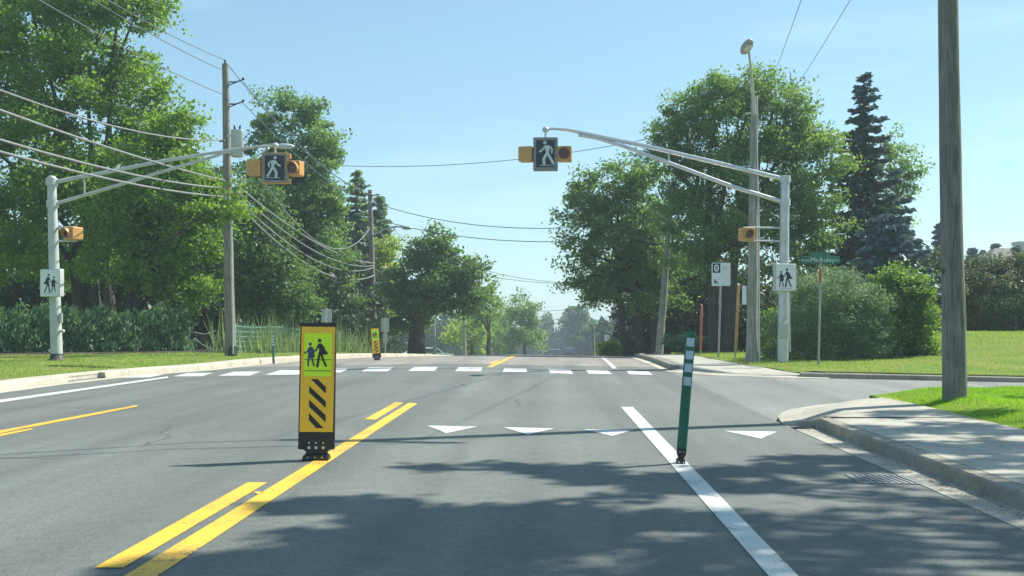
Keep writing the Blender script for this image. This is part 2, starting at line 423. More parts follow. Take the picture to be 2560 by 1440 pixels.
# far side: kerbs, sidewalk, lawn
fk = MB(); fp = [(x, y, roadz(x, y)) for x, y in [(60, 25), (30, 25), (18, 25), (12, 25), (9, 25), (7.4, 25), (5.8, 25)]]
sweep(fk, fp, kp(.85)); struct(fk.build('kerb', M['kerb']))
fd = MB(); sweep(fd, [(x, y, roadz(x, y)) for x, y in [(6.4, 25), (5.9, 25), (5.4, 25.02), (4.7, 25.2), (4.1, 25.5), (3.65, 26.1), (3.35, 26.9), (3.2, 27.6)]], [(-.3, -.05), (-.3, .008), (0, .02), (.17, .035), (.17, -.1)])
struct(fd.build('dropped_kerb', M['concrete']))
f2 = MB(); sweep(f2, [(xr(y)+.1, y, roadz(xr(y), y)) for y in [27.8, 28.4]+list(np.arange(29, 60, 1.5))], KP)
struct(f2.build('kerb', M['kerb']))
f3 = MB(); sweep(f3, [(xr(y)-.15, y, roadz(xr(y)-.15, y)) for y in [28.2]+list(np.arange(29, 60, 1.5))], [(0, 0), (0, .008), (.25, .012), (.25, -.05)])
struct(f3.build('gutter', M['kerbl']))
def flawnz(x, y):
    base = roadz(xr(y), y)+.03+.085*max(sst(25.3, 26.8, y), sst(5.6, 6.2, x))-.022*max(0, x-4.5)*(1-sst(25, 30, y))
    return base+.78*sst(8, 15, x)*sst(25, 41, y)+.02*sst(5, 7, x)
fw = []
for y in [25.18, 25.3, 25.7, 26.2, 27, 28, 29, 30.5]+list(np.arange(32, 80, 3)):
    a = max(invhi(3.1)*0+xr(y)+.28, lerp_t([(25.2, 5.0), (25.6, 4.3), (26.2, 3.85), (27, 3.55), (28, 3.38)], y)) if y < 28 else xr(y)+.28
    b = lerp_t([(25, 6.4), (26, 5.6), (28, 5.1), (33, 5.0), (40, 5.0), (60, 5.6), (80, 8)], y)
    fw.append([(a-.01, y, flawnz(4, y)-.2)]+[(a+(b-a)*k/5, y, flawnz(4, y)-.004) for k in range(6)])
grid('sidewalk', M['walk'], fw)
rows = []
for y in [25.2, 25.4, 25.8, 26.5, 27.5, 29, 31]+list(np.arange(33, 100, 3)):
    b = lerp_t([(25, 6.6), (25.5, 6.1), (26, 5.65), (28, 5.15), (33, 4.95), (40, 4.95), (60, 5.5), (80, 7.9), (100, 8)], y)
    rows.append([(b+(70-b)*(k/40)**2.2, y, flawnz(b+(70-b)*(k/40)**2.2, y)+.012) for k in range(41)])
rows.insert(0, [(p[0], p[1]-.012, p[2]-.25) for p in rows[0]])
grid('lawn', M['verge'], rows)
# left verge and kerb
def vz(x, y): return roadz(xl(y), y)+.1+.11*sst(0, 4, xl(y)-x)
rows = []
for y in list(np.arange(-20, 20, 4))+list(np.arange(20, 50, 1))+list(np.arange(50, 130, 5)):
    rows.append([(xl(y)-.16-70*(k/40)**2.2, y, vz(xl(y)-70*(k/40)**2.2, y)) for k in range(41)])
grid('verge', M['verge'], rows)
def lk(y0, y1, name='kerb'):
    b = MB(); p = [(xl(y), y, roadz(xl(y), y)) for y in np.arange(y1, y0-.01, -.7)]; sweep(b, p, KP); return struct(b.build(name, M['kerbl']))
lk(-20, 22.6); lk(24.0, 90)
b = MB(); sweep(b, [(xl(y), y, roadz(xl(y), y)) for y in (24.0, 23.3, 22.6)], [(-.02, -.05), (0, .01), (.5, .06), (.5, -.1)]); struct(b.build('driveway_patch', M['side']))
b = MB(); sweep(b, [(xl(y)-.17, y, roadz(xl(y), y)) for y in np.arange(90, -20, -.8)], [(0, .0), (.0, .122), (.34, .142), (.36, 0)]); struct(b.build('kerb_backing', M['kerbl']))
b = MB(); sweep(b, [(xl(y)+.22, y, roadz(xl(y)+.22, y)) for y in np.arange(90, -20, -.8)], [(-.01, -.05), (0, .006), (.2, .008), (.2, -.05)]); struct(b.build('gutter', M['kerbl']))
# mulch bed under the hedge
mp = [(-24, 30.2), (-17.6, 32.2), (-14.6, 34.0), (-11.7, 36.2), (-10.6, 37.8)]
rows = [[(x+dx, y+dy, vz(x+dx, y+dy)+.012+h) for dx, dy, h in ((.35, -.55, -.02), (.2, -.35, .03), (-.6, .9, .05), (-1.6, 3, .02))] for x, y in mp]
grid('mulch_bed', M['mulch'], rows[::-1])

# ------------------------------------------------------------------ painted markings
def mark(quad, mat, n=10, lift=.005):
    """quad: four picture corners on the road a,b (one end), c,d (other end)"""
    a, b_, c, d = [G(*p) for p in quad]
    return wmark(a, b_, c, d, mat, n, lift)
def wmark(a, b_, c, d, mat, n=10, lift=.005):
    rows = []
    for i in range(n+1):
        t = i/n; p, q = a.lerp(d, t), b_.lerp(c, t)
        rows.append([(r.x, r.y, roadz(r.x, r.y)+lift) for r in (p, p.lerp(q, .5), q)])
    o = grid('road_marking', mat, rows); return o
def ext(a, d, y): t = (y-a.y)/(d.y-a.y); return a+(d-a)*t
mark([(236, 1421), (308, 1421), (668, 1208), (620, 1207)], M['yellow'])
a, b_, c, d = [G(*p) for p in [(314, 1440), (397, 1440), (1044, 1009), (1022, 1008)]]
wmark(ext(a, d, -5), ext(b_, c, -5), c, d, M['yellow'], 24)
mark([(912, 1049), (939, 1050), (1009, 1007), (986, 1007)], M['yellow'])
mark([(634, 1233), (650, 1238), (662, 1232), (640, 1230)], M['yellow'], 1)
a, b_, c, d = [G(*p) for p in [(1920, 1440), (1994, 1440), (1582, 1018), (1552, 1018)]]
wmark(ext(a, d, -5), ext(b_, c, -5), c, d, M['white'], 24)
a, b_, c, d = [G(*p) for p in [(0, 1000), (0, 1007), (421, 945), (420, 941.5)]]
wmark(ext(a, d, -5), ext(b_, c, -5), c, d, M['white'], 24)
a, b_, c, d = [G(*p) for p in [(0, 1077), (0, 1084), (344, 1017), (344, 1013)]]
wmark(ext(a, d, -5), ext(b_, c, -5), c, d, M['yellow'], 24)
a, b_, c, d = [G(*p) for p in [(0, 1086), (0, 1091.5), (80, 1075), (80, 1071)]]
wmark(ext(a, d, 8), ext(b_, c, 8), c, d, M['yellow'], 8)
mark([(1217, 918), (1230, 918), (1262, 904), (1252, 903)], M['yellow']); mark([(1252, 902.6), (1262, 903.6), (1305, 887.6), (1296, 887.6)], M['yellow'])
mark([(1222, 909), (1232, 909.5), (1250, 902.5), (1240, 902)], M['yellow'], 3)
mark([(1531, 922), (1543, 922), (1493, 889), (1488, 889)], M['white'])
for q in [[(300, 945), (372, 944), (412, 936.5), (350, 937)], [(432, 941.5), (506, 941), (533, 932.5), (470, 933)], [(545, 940), (625, 939.5), (652, 929), (585, 929.5)],
          [(662, 937.5), (745, 937), (775, 926), (700, 926)], [(782, 932), (852, 932), (874, 921.5), (808, 921.5)], [(903, 929), (968, 929), (984, 919), (922, 919)],
          [(1020, 928), (1086, 928), (1096, 918), (1036, 918)], [(1138, 928.5), (1202, 929), (1206, 919), (1146, 918.5)], [(1257, 930.5), (1318, 931), (1316, 922), (1260, 921)],
          [(1376, 933.5), (1433, 935), (1426, 925), (1370, 923)], [(1471, 934.5), (1530, 936), (1520, 927), (1464, 925.5)], [(1573, 936), (1632, 938), (1622, 929), (1566, 927.5)]]:
    mark(q, M['white'], 3)
for t in [[(1069, 1065), (1196, 1067), (1115, 1084)], [(1259, 1069), (1387, 1072), (1320, 1088)], [(1459, 1074), (1583, 1076), (1530, 1091)], [(1811, 1078), (1943, 1080), (1903, 1098)]]:
    a, b_, c = [G(*p) for p in t]; e = b_.lerp(c, .995); f_ = a.lerp(c, .995); wmark(a, b_, e, f_, M['white'], 6)

# ------------------------------------------------------------------ wooden poles, lamps, cables
def wobble(base, top, n, amp):
    out = []
    for i in range(n+1):
        t = i/n; p = Vector(base).lerp(Vector(top), t)
        if 0 < i < n: p += Vector((rnd.uniform(-amp, amp), rnd.uniform(-amp, amp), 0))
        out.append(p)
    return out
def local(pts, o): return [Vector(p)-o for p in pts]
# near pole at the right
nb = Vector((5.62, 15.15, lawnz(5.62, 15.15)-.05)); nt_ = Vector((5.62-.16, 15.15, 9.3))
np_ = thing('utility_pole', 'thick dark wooden utility pole rising from the corner lawn at the right', 'utility pole', nb)
w = wobble((0, 0, 0), nt_-nb, 16, .006)
MB().tube(w, [.165-.055*i/16+rnd.uniform(-.004, .004) for i in range(17)], 24).build('pole_shaft', M['poledark'], np_)
b = MB(); b.box((-.9, -.05, 8.9), (.9, .05, 9.02)); b.build('crossarm', M['poledark'], np_)
g = MB(); g.tube([(.0, -.17, 7.4), (0, -.15, 8.2)], .012, 6); g.build('ground_rod', M['dark'], np_)
def insul(par, x, z, y=0): return MB().tube([(x, y, z), (x, y, z+.06), (x, y, z+.07), (x, y, z+.14)], [.02, .05, .03, .04], 8).build('insulator', M['dark'], par)
insul(np_, -.75, 9.02); insul(np_, .75, 9.02)
# left pole with transformer and lamp
lb = Vector((-9.65, 34.1, vz(-9.65, 34.1)-.04)); 
lp_ = thing('utility_pole', 'tall brown wooden utility pole with a street lamp arm and grey transformer', 'utility pole', lb)
top = P(563, 160, 34.1)-lb
MB().tube(wobble((0, 0, 0), top, 12, .006), [.17-.075*i/12 for i in range(13)], 16).build('pole_shaft', M['pole'], lp_)
MB().tube([(.03, 0, 0), (.03, 0, .34)], [.178, .172], 16).build('butt_sleeve', M['dark'], lp_)
b = MB(); b.tube(local([P(583, 885, 33.95), P(577, 500, 33.95)], lb), .025, 8); b.build('conduit', M['galv'], lp_)
for py in (205, 260):
    b = MB(); b.tube(local([P(567, py, 34.1), P(590, py, 34.1), P(608, py-6, 34.1)], lb), .022, 6); b.tube(local([P(567, py+10, 34.1), P(592, py, 34.1)], lb), .018, 6); b.build('insulator_bracket', M['dark'], lp_)
    o = local([P(608, py-8, 34.1)], lb)[0]; MB().ball(o, .045, 8, 6).build('insulator', M['dark'], lp_)
b = MB(); b.tube(local([P(563, 162, 34.1), P(562, 150, 34.1)], lb), [.02, .035], 8); b.build('top_pin', M['dark'], lp_)
b = MB(); b.tube(local([P(548, 352, 34.1), P(560, 352, 34.1)], lb), .035, 8); b.build('spool_insulator', M['dark'], lp_)
b = MB(); q = local([P(556, 495, 33.9)], lb)[0]; b.box(q+Vector((-.06, -.06, -.05)), q+Vector((.25, .06, .05))); b.build('cable_clamp', M['galv'], lp_)
b = MB(); b.tube(local([P(568, 388, 34.1), P(620, 372, 33.6), P(660, 363, 33.1), P(686, 360, 32.9)], lb), .03, 8); b.tube(local([P(582, 434, 34.1), P(672, 370, 33.0)], lb), .022, 8); b.build('lamp_arm', M['galv'], lp_)
b = MB(); b.ball((0, 0, 0), (.3, .13, .085), 14, 8); q = local([P(712, 366, 32.7)], lb)[0]; o = b.build('lamp_head', M['trans'], lp_); o.location = q
tr = thing('transformer', 'grey cylindrical transformer hung on the brown utility pole', 'transformer', P(593, 358, 33.8))
MB().tube([(0, 0, -.42), (0, 0, -.4), (0, 0, .36), (0, 0, .39), (0, 0, .41)], [.16, .185, .185, .2, .1], 20).build('tank', M['trans'], tr)
for dx in (-.08, .08): MB().tube([(dx, 0, .4), (dx, 0, .48), (dx*1.2, 0, .56)], [.025, .035, .015], 8).build('bushing', M['dark'], tr)
for z in (.2, -.3): MB().box((-.3, -.03, z), (-.16, .03, z+.06)).build('mounting_bracket', M['galv'], tr)
# far left pole with lamp arm
def simple_pole(px, pyt, pxb, Y, r, label, mat, sink=.1, zb=None):
    xb = Y*(pxb-VX)/F; z0 = (vz(xb, Y) if xb < 0 else flawnz(xb, Y)) if zb is None else zb
    base = Vector((xb, Y, z0-sink)); t = thing('utility_pole', label, 'utility pole', base)
    MB().tube(wobble((0, 0, 0), P(px, pyt, Y)-base, 8, .006), [r*(1-.35*i/8) for i in range(9)], 12).build('pole_shaft', mat, t); return t, base
fl, fb = simple_pole(925, 475, 936, 63, .19, 'slim grey wooden pole rising behind the small far paddle sign', M['pole'])
b = MB(); b.tube(local([P(926, 592, 63), P(960, 574, 62), P(990, 566, 61.5), P(1012, 568, 61)], fb), .05, 8); b.tube(local([P(928, 620, 63), P(962, 598, 62), P(990, 568, 61.5)], fb), .03, 6); b.build('lamp_arm', M['galv'], fl)
b = MB(); b.ball((0, 0, 0), (.3, .2, .1)); o = b.build('lamp_head', M['galv'], fl); o.location = P(1018, 570, 61)-fb
for py in (488, 508):
    b = MB(); b.tube(local([P(926, py+2, 63), P(948, py-2, 63)], fb), .04, 6); b.build('insulator_bracket', M['dark'], fl)
simple_pole(1084, 800, 1087, 86, .17, 'short pale pole leaning under the dark maple', M['greypole'])
simple_pole(1160, 788, 1162, 92, .17, 'grey pole beside the sunlit shrubs past the dark maple', M['greypole'])
simple_pole(1213, 770, 1214, 120, .2, 'distant pole in the greenery past the sunlit shrubs', M['greypole'])
far_, ffb = simple_pole(1250, 752, 1251, 150, .2, 'most distant pole with a small crossarm above the trees', M['greypole'])
q = P(1258, 772, 150)-ffb; MB().box(q+Vector((-.7, -.08, -.1)), q+Vector((.9, .08, .1))).build('crossarm', M['greypole'], far_)
simple_pole(1675, 540, 1647, 46, .17, 'greenish grey wooden pole leaning right in front of the maple grove', M['greypole'], zb=-.2)
simple_pole(1482, 815, 1484, 75, .14, 'thin grey post at the road edge before the distant wood', M['greypole'])
# grey light pole at the far corner
gb = Vector((5.55, 29.6, flawnz(5.55, 29.6)-.04))
gp = thing('lamp_post', 'thick grey wooden lamp post with an upswept arm at the far corner', 'lamp post', gb)
MB().tube(wobble((0, 0, 0), P(1886, 240, 29.6)-gb, 12, .004), [.185, .155, .145]+[.14-.045*i/9 for i in range(10)], 18).build('pole_shaft', M['greypole'], gp)
MB().tube(local([P(1898, 900, 29.5), P(1897, 560, 29.5), P(1891, 320, 29.55)], gb), .024, 8).build('conduit', M['galv'], gp)
b = MB(); b.tube(local([P(1887, 285, 29.4), P(1882, 235, 29.2), P(1877, 170, 28.6), P(1872, 128, 27.9)], gb), [.05, .045, .035, .03], 10); b.build('lamp_arm', M['galv'], gp)
b = MB(); b.ball((0, 0, 0), (.14, .36, .11), 14, 8); o = b.build('lamp_head', M['lamp'], gp); o.location = P(1867, 117, 27.5)-gb; o.rotation_euler = (R(-14), 0, R(6))
MB().ball((0, -.08, -.09), (.09, .18, .06), 12, 6).build('lamp_glass', M['lampglass'], o)
q = P(1861, 738, 29.4)-gb; MB().box(q+Vector((-.055, -.03, -.25)), q+Vector((.05, .03, .25)), .02).build('notice_plate', M['sbox'], gp)
b = MB(); b.tube(local([P(1889, 317, 29.5), P(1899, 308, 29.4), P(1902, 303, 29.4)], gb), .02, 6); b.build('bracket', M['galv'], gp)

def cable(pts, r, label, group, mat=None):
    b = MB(); b.tube(pts, r, 6); o = b.build('overhead_cable', mat or M['wire']); return tag(o, label, 'cable', group)
def span(p, q, sag, n=18):
    p, q = Vector(p), Vector(q)
    return [p.lerp(q, i/n)-Vector((0, 0, 4*sag*(i/n)*(1-i/n))) for i in range(n+1)]
GL = 'cables sweeping in from the upper left'
def lcable(py0, pyp, r, label, x0=-9.9, mat=None, y0=20.0, pxp=563):
    a = P(0, py0, y0) if py0 is not None else None
    e = P(pxp, pyp, 34.0); s = Vector((x0-.2, 3.0, e.z+.0))
    t = (34-20)/31
    sag = (e.z-a.z)/(4*t*(1-t)); return cable(span(e, s, sag), r, label, GL, mat)
lcable(220, 351, .02, 'uppermost thick cable crossing the left maple, ending at a spool')
lcable(270, 452, .026, 'second thick cable down crossing in front of the left maple')
lcable(345, 471, .026, 'third thick cable down crossing in front of the left maple')
lcable(375, 492, .026, 'lowest thick cable crossing the left maple, ending at the clamp')
for i, (py, dx, sag, lab) in enumerate([(150, 0, .9, 'thin wire running from the tip of the brown utility pole'), (178, .1, .75, 'thin wire just below the tip wire at the upper left'), (238, .2, .7, 'lowest thin wire meeting the brown utility pole near its brackets')]):
    e = P(562, py, 34.1); cable(span(e, (-10.2+dx, 3, e.z+.1), sag), .011, lab, 'thin wires at the upper left', M['thin'])
GM = 'cables between the brown pole and the slim grey pole'
for (pa, pb, sag, r, lab) in [((582, 455), (934, 658), .55, .03, 'top one of the thick cables between brown pole and slim grey pole'), ((590, 478), (935, 664), .75, .026, 'second thick cable between the brown pole and slim grey pole'),
                               ((594, 500), (936, 668), .95, .026, 'third thick cable between the brown pole and slim grey pole'), ((590, 508), (936, 688), 1.05, .032, 'lowest thick cable between the brown pole and slim grey pole'),
                               ((660, 455), (925, 570), 1.6, .022, 'sagging single cable reaching the slim grey pole at mid height')]:
    cable(span(P(*pa, 34.0), P(*pb, 62.9), sag), r, lab, GM)
for (pa, pb, sag, lab) in [((562, 152), (924, 478), .8, 'thin wire from the brown pole tip to the slim grey pole tip'), ((608, 205), (946, 490), .7, 'thin wire from the upper bracket toward the slim grey pole'), ((608, 258), (946, 510), .6, 'thin wire from the lower bracket toward the slim grey pole')]:
    cable(span(P(*pa, 34.1), P(*pb, 63), sag), .013, lab, 'thin wires between the brown pole and slim grey pole', M['thin'])
for (pa, pb, sag, lab) in [((938, 670), (1090, 800), .9, 'cable dropping behind the slim grey pole toward the dark maple'), ((938, 690), (1088, 812), .8, 'lower cable dropping behind the slim grey pole into the dark maple'), ((930, 500), (1250, 770), 2.2, 'thin wire running on beyond the slim grey pole')]:
    cable(span(P(*pa, 63), P(*pb, 86 if sag < 2 else 150), sag), .03 if sag < 2 else .018, lab, 'cables beyond the slim grey pole')
GX = 'wires crossing the road'
for (pa, ya, pb, yb, sag, r, lab) in [((850, 414), 52, (1700, 330), 46, .5, .014, 'thin wire crossing the sky behind the hanging right signal'), ((932, 506), 63, (1675, 543), 46, .9, .02, 'upper one of two wires crossing low from the slim grey pole'),
                                      ((932, 545), 63, (1672, 585), 46, .75, .02, 'lower one of two wires crossing low from the slim grey pole'), ((1170, 664), 110, (1480, 708), 110, .5, .025, 'upper distant wire over the road gap'),
                                      ((1170, 678), 110, (1480, 706), 110, .5, .025, 'lower distant wire over the road gap'), ((1250, 776), 150, (1480, 768), 150, .3, .03, 'farthest wire low over the road gap'), ((1250, 800), 150, (1480, 796), 150, .1, .03, 'faint wire just over the distant wood')]:
    cable(span(P(*pa, ya), P(*pb, yb), sag), r, lab, GX, M['thin'])
for dx, px, lab in ((-.75, 1890, 'left one of two wires slanting up to the upper right'), (.75, 1935, 'right one of two wires slanting up to the upper right')):
    cable(span(nb+Vector((-.14+dx, 0, 9.15)), P(px, 292, 50), .35), .009, lab, 'two slanting wires at the upper right', M['thin'])
    cable(span(nb+Vector((-.14+dx, 0, 9.15)), (-12, 7.2+dx*.6, 9.0), .5), .02, 'wire running from the near pole top across the road' if dx < 0 else 'second wire from the near pole top across the road', 'two road wires at the near pole', M['thin'])

# ------------------------------------------------------------------ crossing masts
def scaler(Y): return Y/F
def mast(label, base, Y, pxb, pxt, pyt, arms, ties, col, flip):
    t = thing('signal_mast', label, 'signal mast', base)
    tp = P(pxt, pyt, Y)-base
    MB().tube([Vector((0, 0, 0)).lerp(tp, k) for k in (0, .3, .6, 1)], [.15, .14, .125, .11], 18).build('mast_pole', col, t)
    MB().tube([tp, tp+Vector((0, 0, .03)), tp+Vector((0, 0, .08)), tp+Vector((0, 0, .1))], [.125, .125, .08, .02], 16).build('pole_cap', col, t)
    for pts, r in arms:
        MB().tube(local([P(px, py, Y) for px, py in pts], base), r, 12).build('mast_arm', M['alu'] if flip else col, t)
        q = P(*pts[0], Y)-base; q.x = tp.x+(0-tp.x)*(1-q.z/tp.z)
        MB().tube([q+Vector((0, 0, -.09)), q+Vector((0, 0, .09))], .145, 16).build('arm_collar', col, t)
    for (px, pa, pb) in ties:
        MB().tube(local([P(px, pa, Y), P(px, pb, Y)], base), .022, 8).build('arm_tie', col, t)
    return t
YL = 28.8; mb = Vector((P(142, 908, YL).x, YL, vz(-12.6, YL)-.02))
lm = mast('pale grey signal mast on the left verge with a double arm', mb, YL, 142, 129, 448,
          [([(136, 455), (250, 434), (400, 404), (520, 384), (600, 372), (650, 366), (684, 366)], [.054, .052, .048, .044, .04, .035, .03]), ([(137, 510), (300, 462), (440, 419), (540, 390), (580, 375)], [.048, .046, .042, .038, .028])], [(211, 441, 488)], M['greypaint'], False)
MB().tube([(0, 0, 0), (0, 0, .05), (.0, 0, .06), (.005, 0, .2)], [.25, .25, .185, .165], 8).build('base_plate', M['dark'], lm)
b = MB(); b.tube([(.14, -.08, 1.0), (.15, -.1, 1.25)], .05, 8); b.build('hand_hole_cover', M['greypaint'], lm); b = MB(); b.ball((.2, -.1, .78), .055, 8, 6); b.tube([(.1, -.05, .78), (.2, -.1, .78)], .03, 8); b.build('conduit_fitting', M['greypaint'], lm)
YR = 29.4; rb = Vector((P(1957, 905, YR).x, YR, flawnz(6.36, YR)-.04))
rm = mast('silver signal mast at the far right corner with a double arm', rb, YR, 1957, 1963, 448,
          [([(1960, 448), (1800, 409), (1600, 362), (1480, 337), (1420, 325), (1385, 322), (1362, 323)], [.065, .062, .056, .05, .04, .035, .03]), ([(1960, 506), (1830, 466), (1670, 406), (1560, 366), (1490, 345), (1446, 338)], [.06, .058, .052, .046, .042, .04])], [(1672, 381, 408)], M['galv'], True)
b = MB(); b.box((-.15, -.16, .68), (.11, -.1, 1.12), .02); b.box((-.13, -.19, .72), (.06, -.16, 1.08), .02); b.build('control_box', M['greypaint'], rm)
MB().tube([(0, 0, .0), (0, 0, .06)], [.2, .17], 16).build('base_plate', M['dark'], rm)
MB().tube(local([P(1973, 735, 29.2), P(1975, 880, 29.2)], rb), .02, 6).build('conduit', M['galv'], rm)

# pictograms -----------------------------------------------------------------
def children_sign(par, cx, cz, s, y, mat_child, mat_adult, flip=1):
    """two walking schoolchildren; s = height of the taller one"""
    def T(p): return (cx+flip*p[0]*s, cz+p[1]*s)
    k = MB()
    k.disc(T((-.27, .79)), .055*s, y-.001, y); k.prism([T(p) for p in [(-.29, .71), (-.2, .7), (-.13, .5), (-.1, .36), (-.16, .3), (-.36, .3), (-.33, .5), (-.35, .6)]], y-.0014, y)
    k.stroke([T(p) for p in [(-.3, .66), (-.37, .52), (-.47, .47)]], .05*s, y-.0016, y); k.stroke([T(p) for p in [(-.21, .66), (-.12, .54), (-.06, .56)]], .045*s, y-.0022, y)
    k.stroke([T(p) for p in [(-.3, .32), (-.34, .14), (-.33, .02)]], .055*s, y-.003, y); k.stroke([T(p) for p in [(-.21, .32), (-.17, .16), (-.13, .03)]], .055*s, y-.0038, y)
    k.build('child_pictogram', mat_child, par)
    k = MB()
    k.disc(T((.06, .92)), .065*s, y-.001, y); k.prism([T(p) for p in [(.02, .82), (.12, .82), (.22, .7), (.28, .56), (.2, .46), (.12, .42), (.02, .42), (.05, .6), (.0, .72)]], y-.0014, y)
    k.stroke([T(p) for p in [(.03, .78), (-.03, .64), (-.07, .57)]], .055*s, y-.0018, y)
    k.prism([T(p) for p in [(.14, .5), (.3, .55), (.36, .48), (.33, .43), (.15, .42)]], y-.0032, y)
    k.stroke([T(p) for p in [(.06, .44), (.02, .22), (-.01, .0)]], .075*s, y-.0038, y); k.stroke([T(p) for p in [(.12, .44), (.2, .22), (.29, .02)]], .07*s, y-.0048, y)
    k.build('adult_pictogram', mat_adult, par)
def walker(par, cx, cz, s, y, flip=1):
    def T(p): return (cx+flip*p[0]*s, cz+p[1]*s)
    k = MB(); k.disc(T((-.02, .92)), .075*s, y-.001, y)
    k.prism([T(p) for p in [(-.02, .8), (.1, .81), (.2, .74), (.16, .6), (.14, .42), (.02, .42), (.02, .56), (-.06, .7)]], y-.0014, y)
    k.stroke([T(p) for p in [(-.02, .76), (-.12, .62), (-.24, .54)]], .08*s, y-.0018, y)
    k.stroke([T(p) for p in [(.16, .76), (.28, .64), (.26, .5)]], .07*s, y-.003, y)
    k.stroke([T(p) for p in [(.06, .46), (-.07, .24), (-.06, .04)]], .115*s, y-.004, y)
    k.stroke([T(p) for p in [(.1, .46), (.22, .24), (.32, .06)]], .11*s, y-.0052, y)
    k.prism([T(p) for p in [(-.25, -.04), (.42, -.04), (.42, -.015), (-.25, -.015)]], y-.001, y)
    k.build('walking_pictogram', M['walker'], par)
def beacon_part(par, cx, cz, w, h, dep, y, lens_r, hood=True, rot=0, name='beacon_head'):
    b = MB(); b.box((-w/2, -dep/2, -h/2), (w/2, dep/2, h/2), .04); o = b.build(name, M['amber'], par); o.location = (cx, y, cz); o.rotation_euler = (0, 0, rot)
    if lens_r:
        MB().disc((0, 0), lens_r*.93, -dep/2-.012, -dep/2, 24).build('lens', M['lens'], o)
        if hood:
            n = 24; vs = []; fs = []
            for k in range(n+1):
                a = R(-55+290*k/n); dpt = .17*(.55+.45*math.sin(a)) if math.sin(a) > -.9 else .05
                for rr in (lens_r*1.1, lens_r):
                    for yy in (-dep/2, -dep/2-max(.04, dpt)): vs.append((rr*math.cos(a), yy, rr*math.sin(a)))
            for k in range(n):
                i = k*4; fs += [(i, i+4, i+5, i+1), (i+2, i+3, i+7, i+6), (i+1, i+5, i+7, i+3)]
            MB().add(vs, fs).build('hood', M['amber'], o)
    return o
def hanging_signal(label, px, pyc, Y, wpx, hpx, hang_py, rot, flip, lens_side, edge=False):
    s = Y/F; c = P(px, pyc, Y); t = thing('crossing_signal', label, 'crossing signal', c, (0, 0, rot))
    w, h = wpx*s, hpx*s
    MB().box((-w/2, -.12, -h/2), (w/2, .12, h/2), .02).build('signal_box', M['amber'] if edge else M['frame'], t)
    f = MB()
    for a, b_ in (((-w/2+.02, -h/2+.02), (w/2-.02, -h/2+.075)), ((-w/2+.02, h/2-.075), (w/2-.02, h/2-.02)), ((-w/2+.02, -h/2+.076), (-w/2+.075, h/2-.076)), ((w/2-.075, -h/2+.076), (w/2-.02, h/2-.076))):
        f.box((a[0], -.137, a[1]), (b_[0], -.1215, b_[1]))
    f.build('signal_frame', M['frame'], t)
    fc = MB(); fc.box((-w/2+.077, -.128, -h/2+.077), (w/2-.077, -.1212, h/2-.077)); fo = fc.build('signal_face', M['navyface'], t)
    walker(fo, 0, -h/2+.15, h-.24, -.1285, flip)
    for sd in (-1, 1):
        beacon_part(t, sd*(w/2+.185), .0, .37, .4, .3, .0, .155 if sd > 0 else 0, True, lens_side if sd > 0 else -.25, 'beacon_head')
    hz = (pyc-hang_py)*s
    b = MB(); b.tube([(0, 0, h/2), (0, 0, hz-.05)], .028, 8); b.ball((0, 0, hz), (.09, .09, .08), 10, 8); b.build('hanger', M['galv'], t)
    if edge:
        for z0, z1 in ((.26, h/2), (-h/2, -.26)):
            MB().box((w/2+.002, -.1, z0), (w/2+.075, .1, z1), .015).build('mounting_bar', M['amber'], t)
    return t
hanging_signal('crossing signal hung from the left mast arm before the trees, amber edged', 688, 421, YL, 63, 76, 364, R(8), -1, R(-22), True)
hanging_signal('crossing signal hung from the right mast arm against open sky, grey framed', 1364, 386, YR, 61, 82, 324, R(-2), 1, R(-4))
def side_beacon(label, px, pyc, Y, wpx, hpx, pole_px, pys, rot, lens_dx, lensr, group=None):
    s = Y/F; c = P(px, pyc, Y-.12); t = thing('warning_beacon', label, 'beacon', c)
    w, h = wpx*s, hpx*s
    o = beacon_part(t, 0, 0, w, h, .34, 0, lensr, True, rot, 'beacon_head')
    for py in pys:
        z = (pyc-py)*s; x = (pole_px-px)*s; e = -.5*w*(1 if x > 0 else -1)
        MB().tube([(x, .12, z), (x*.5, .05, z), (-x/abs(x)*w*.25, .0, z)], .028, 8).build('bracket', M['galv'], t)
    return t
side_beacon('amber warning beacon bracketed to the left signal mast', 183, 584, YL, 36, 32, 137, (568, 602), R(-28), 0, .12)
side_beacon('amber warning beacon bracketed to the right signal mast', 1866, 586, YR, 33, 33, 1958, (569, 602), R(10), 0, .115)
def school_box(label, px0, px1, py0, py1, Y, rot, flip):
    s = Y/F; c = P((px0+px1)/2, (py0+py1)/2, Y-.2); t = thing('school_sign', label, 'school sign', c, (0, 0, rot)); w, h = (px1-px0)*s, (py1-py0)*s
    MB().box((-w/2, -.11, -h/2), (w/2, .07, h/2), .03).build('sign_box', M['greypaint'], t)
    fo = MB().box((-w/2+.025, -.117, -h/2+.025), (w/2-.025, -.111, h/2-.025), .02).build('sign_panel', M['sbox'], t)
    children_sign(fo, 0, -h/2+.16*h, h*.68, -.118, M['ink'], M['ink'], flip)
    k = MB(); k.box((-w*.3, -.1185, -h/2+.1*h), (w*.3, -.1172, -h/2+.115*h)); k.build('ground_line', M['frame'], fo)
    for z in (-h*.3, h*.3): MB().box((-.17, .071, z-.03), (.17, .12, z+.03)).build('mounting_strap', M['galv'], t)
    return t
school_box('white school crossing box sign on the left signal mast', 103, 160, 673, 742, YL, R(-14), -1)
school_box('white school crossing box sign on the right signal mast', 1933, 1988, 660, 728, YR, R(9), 1)

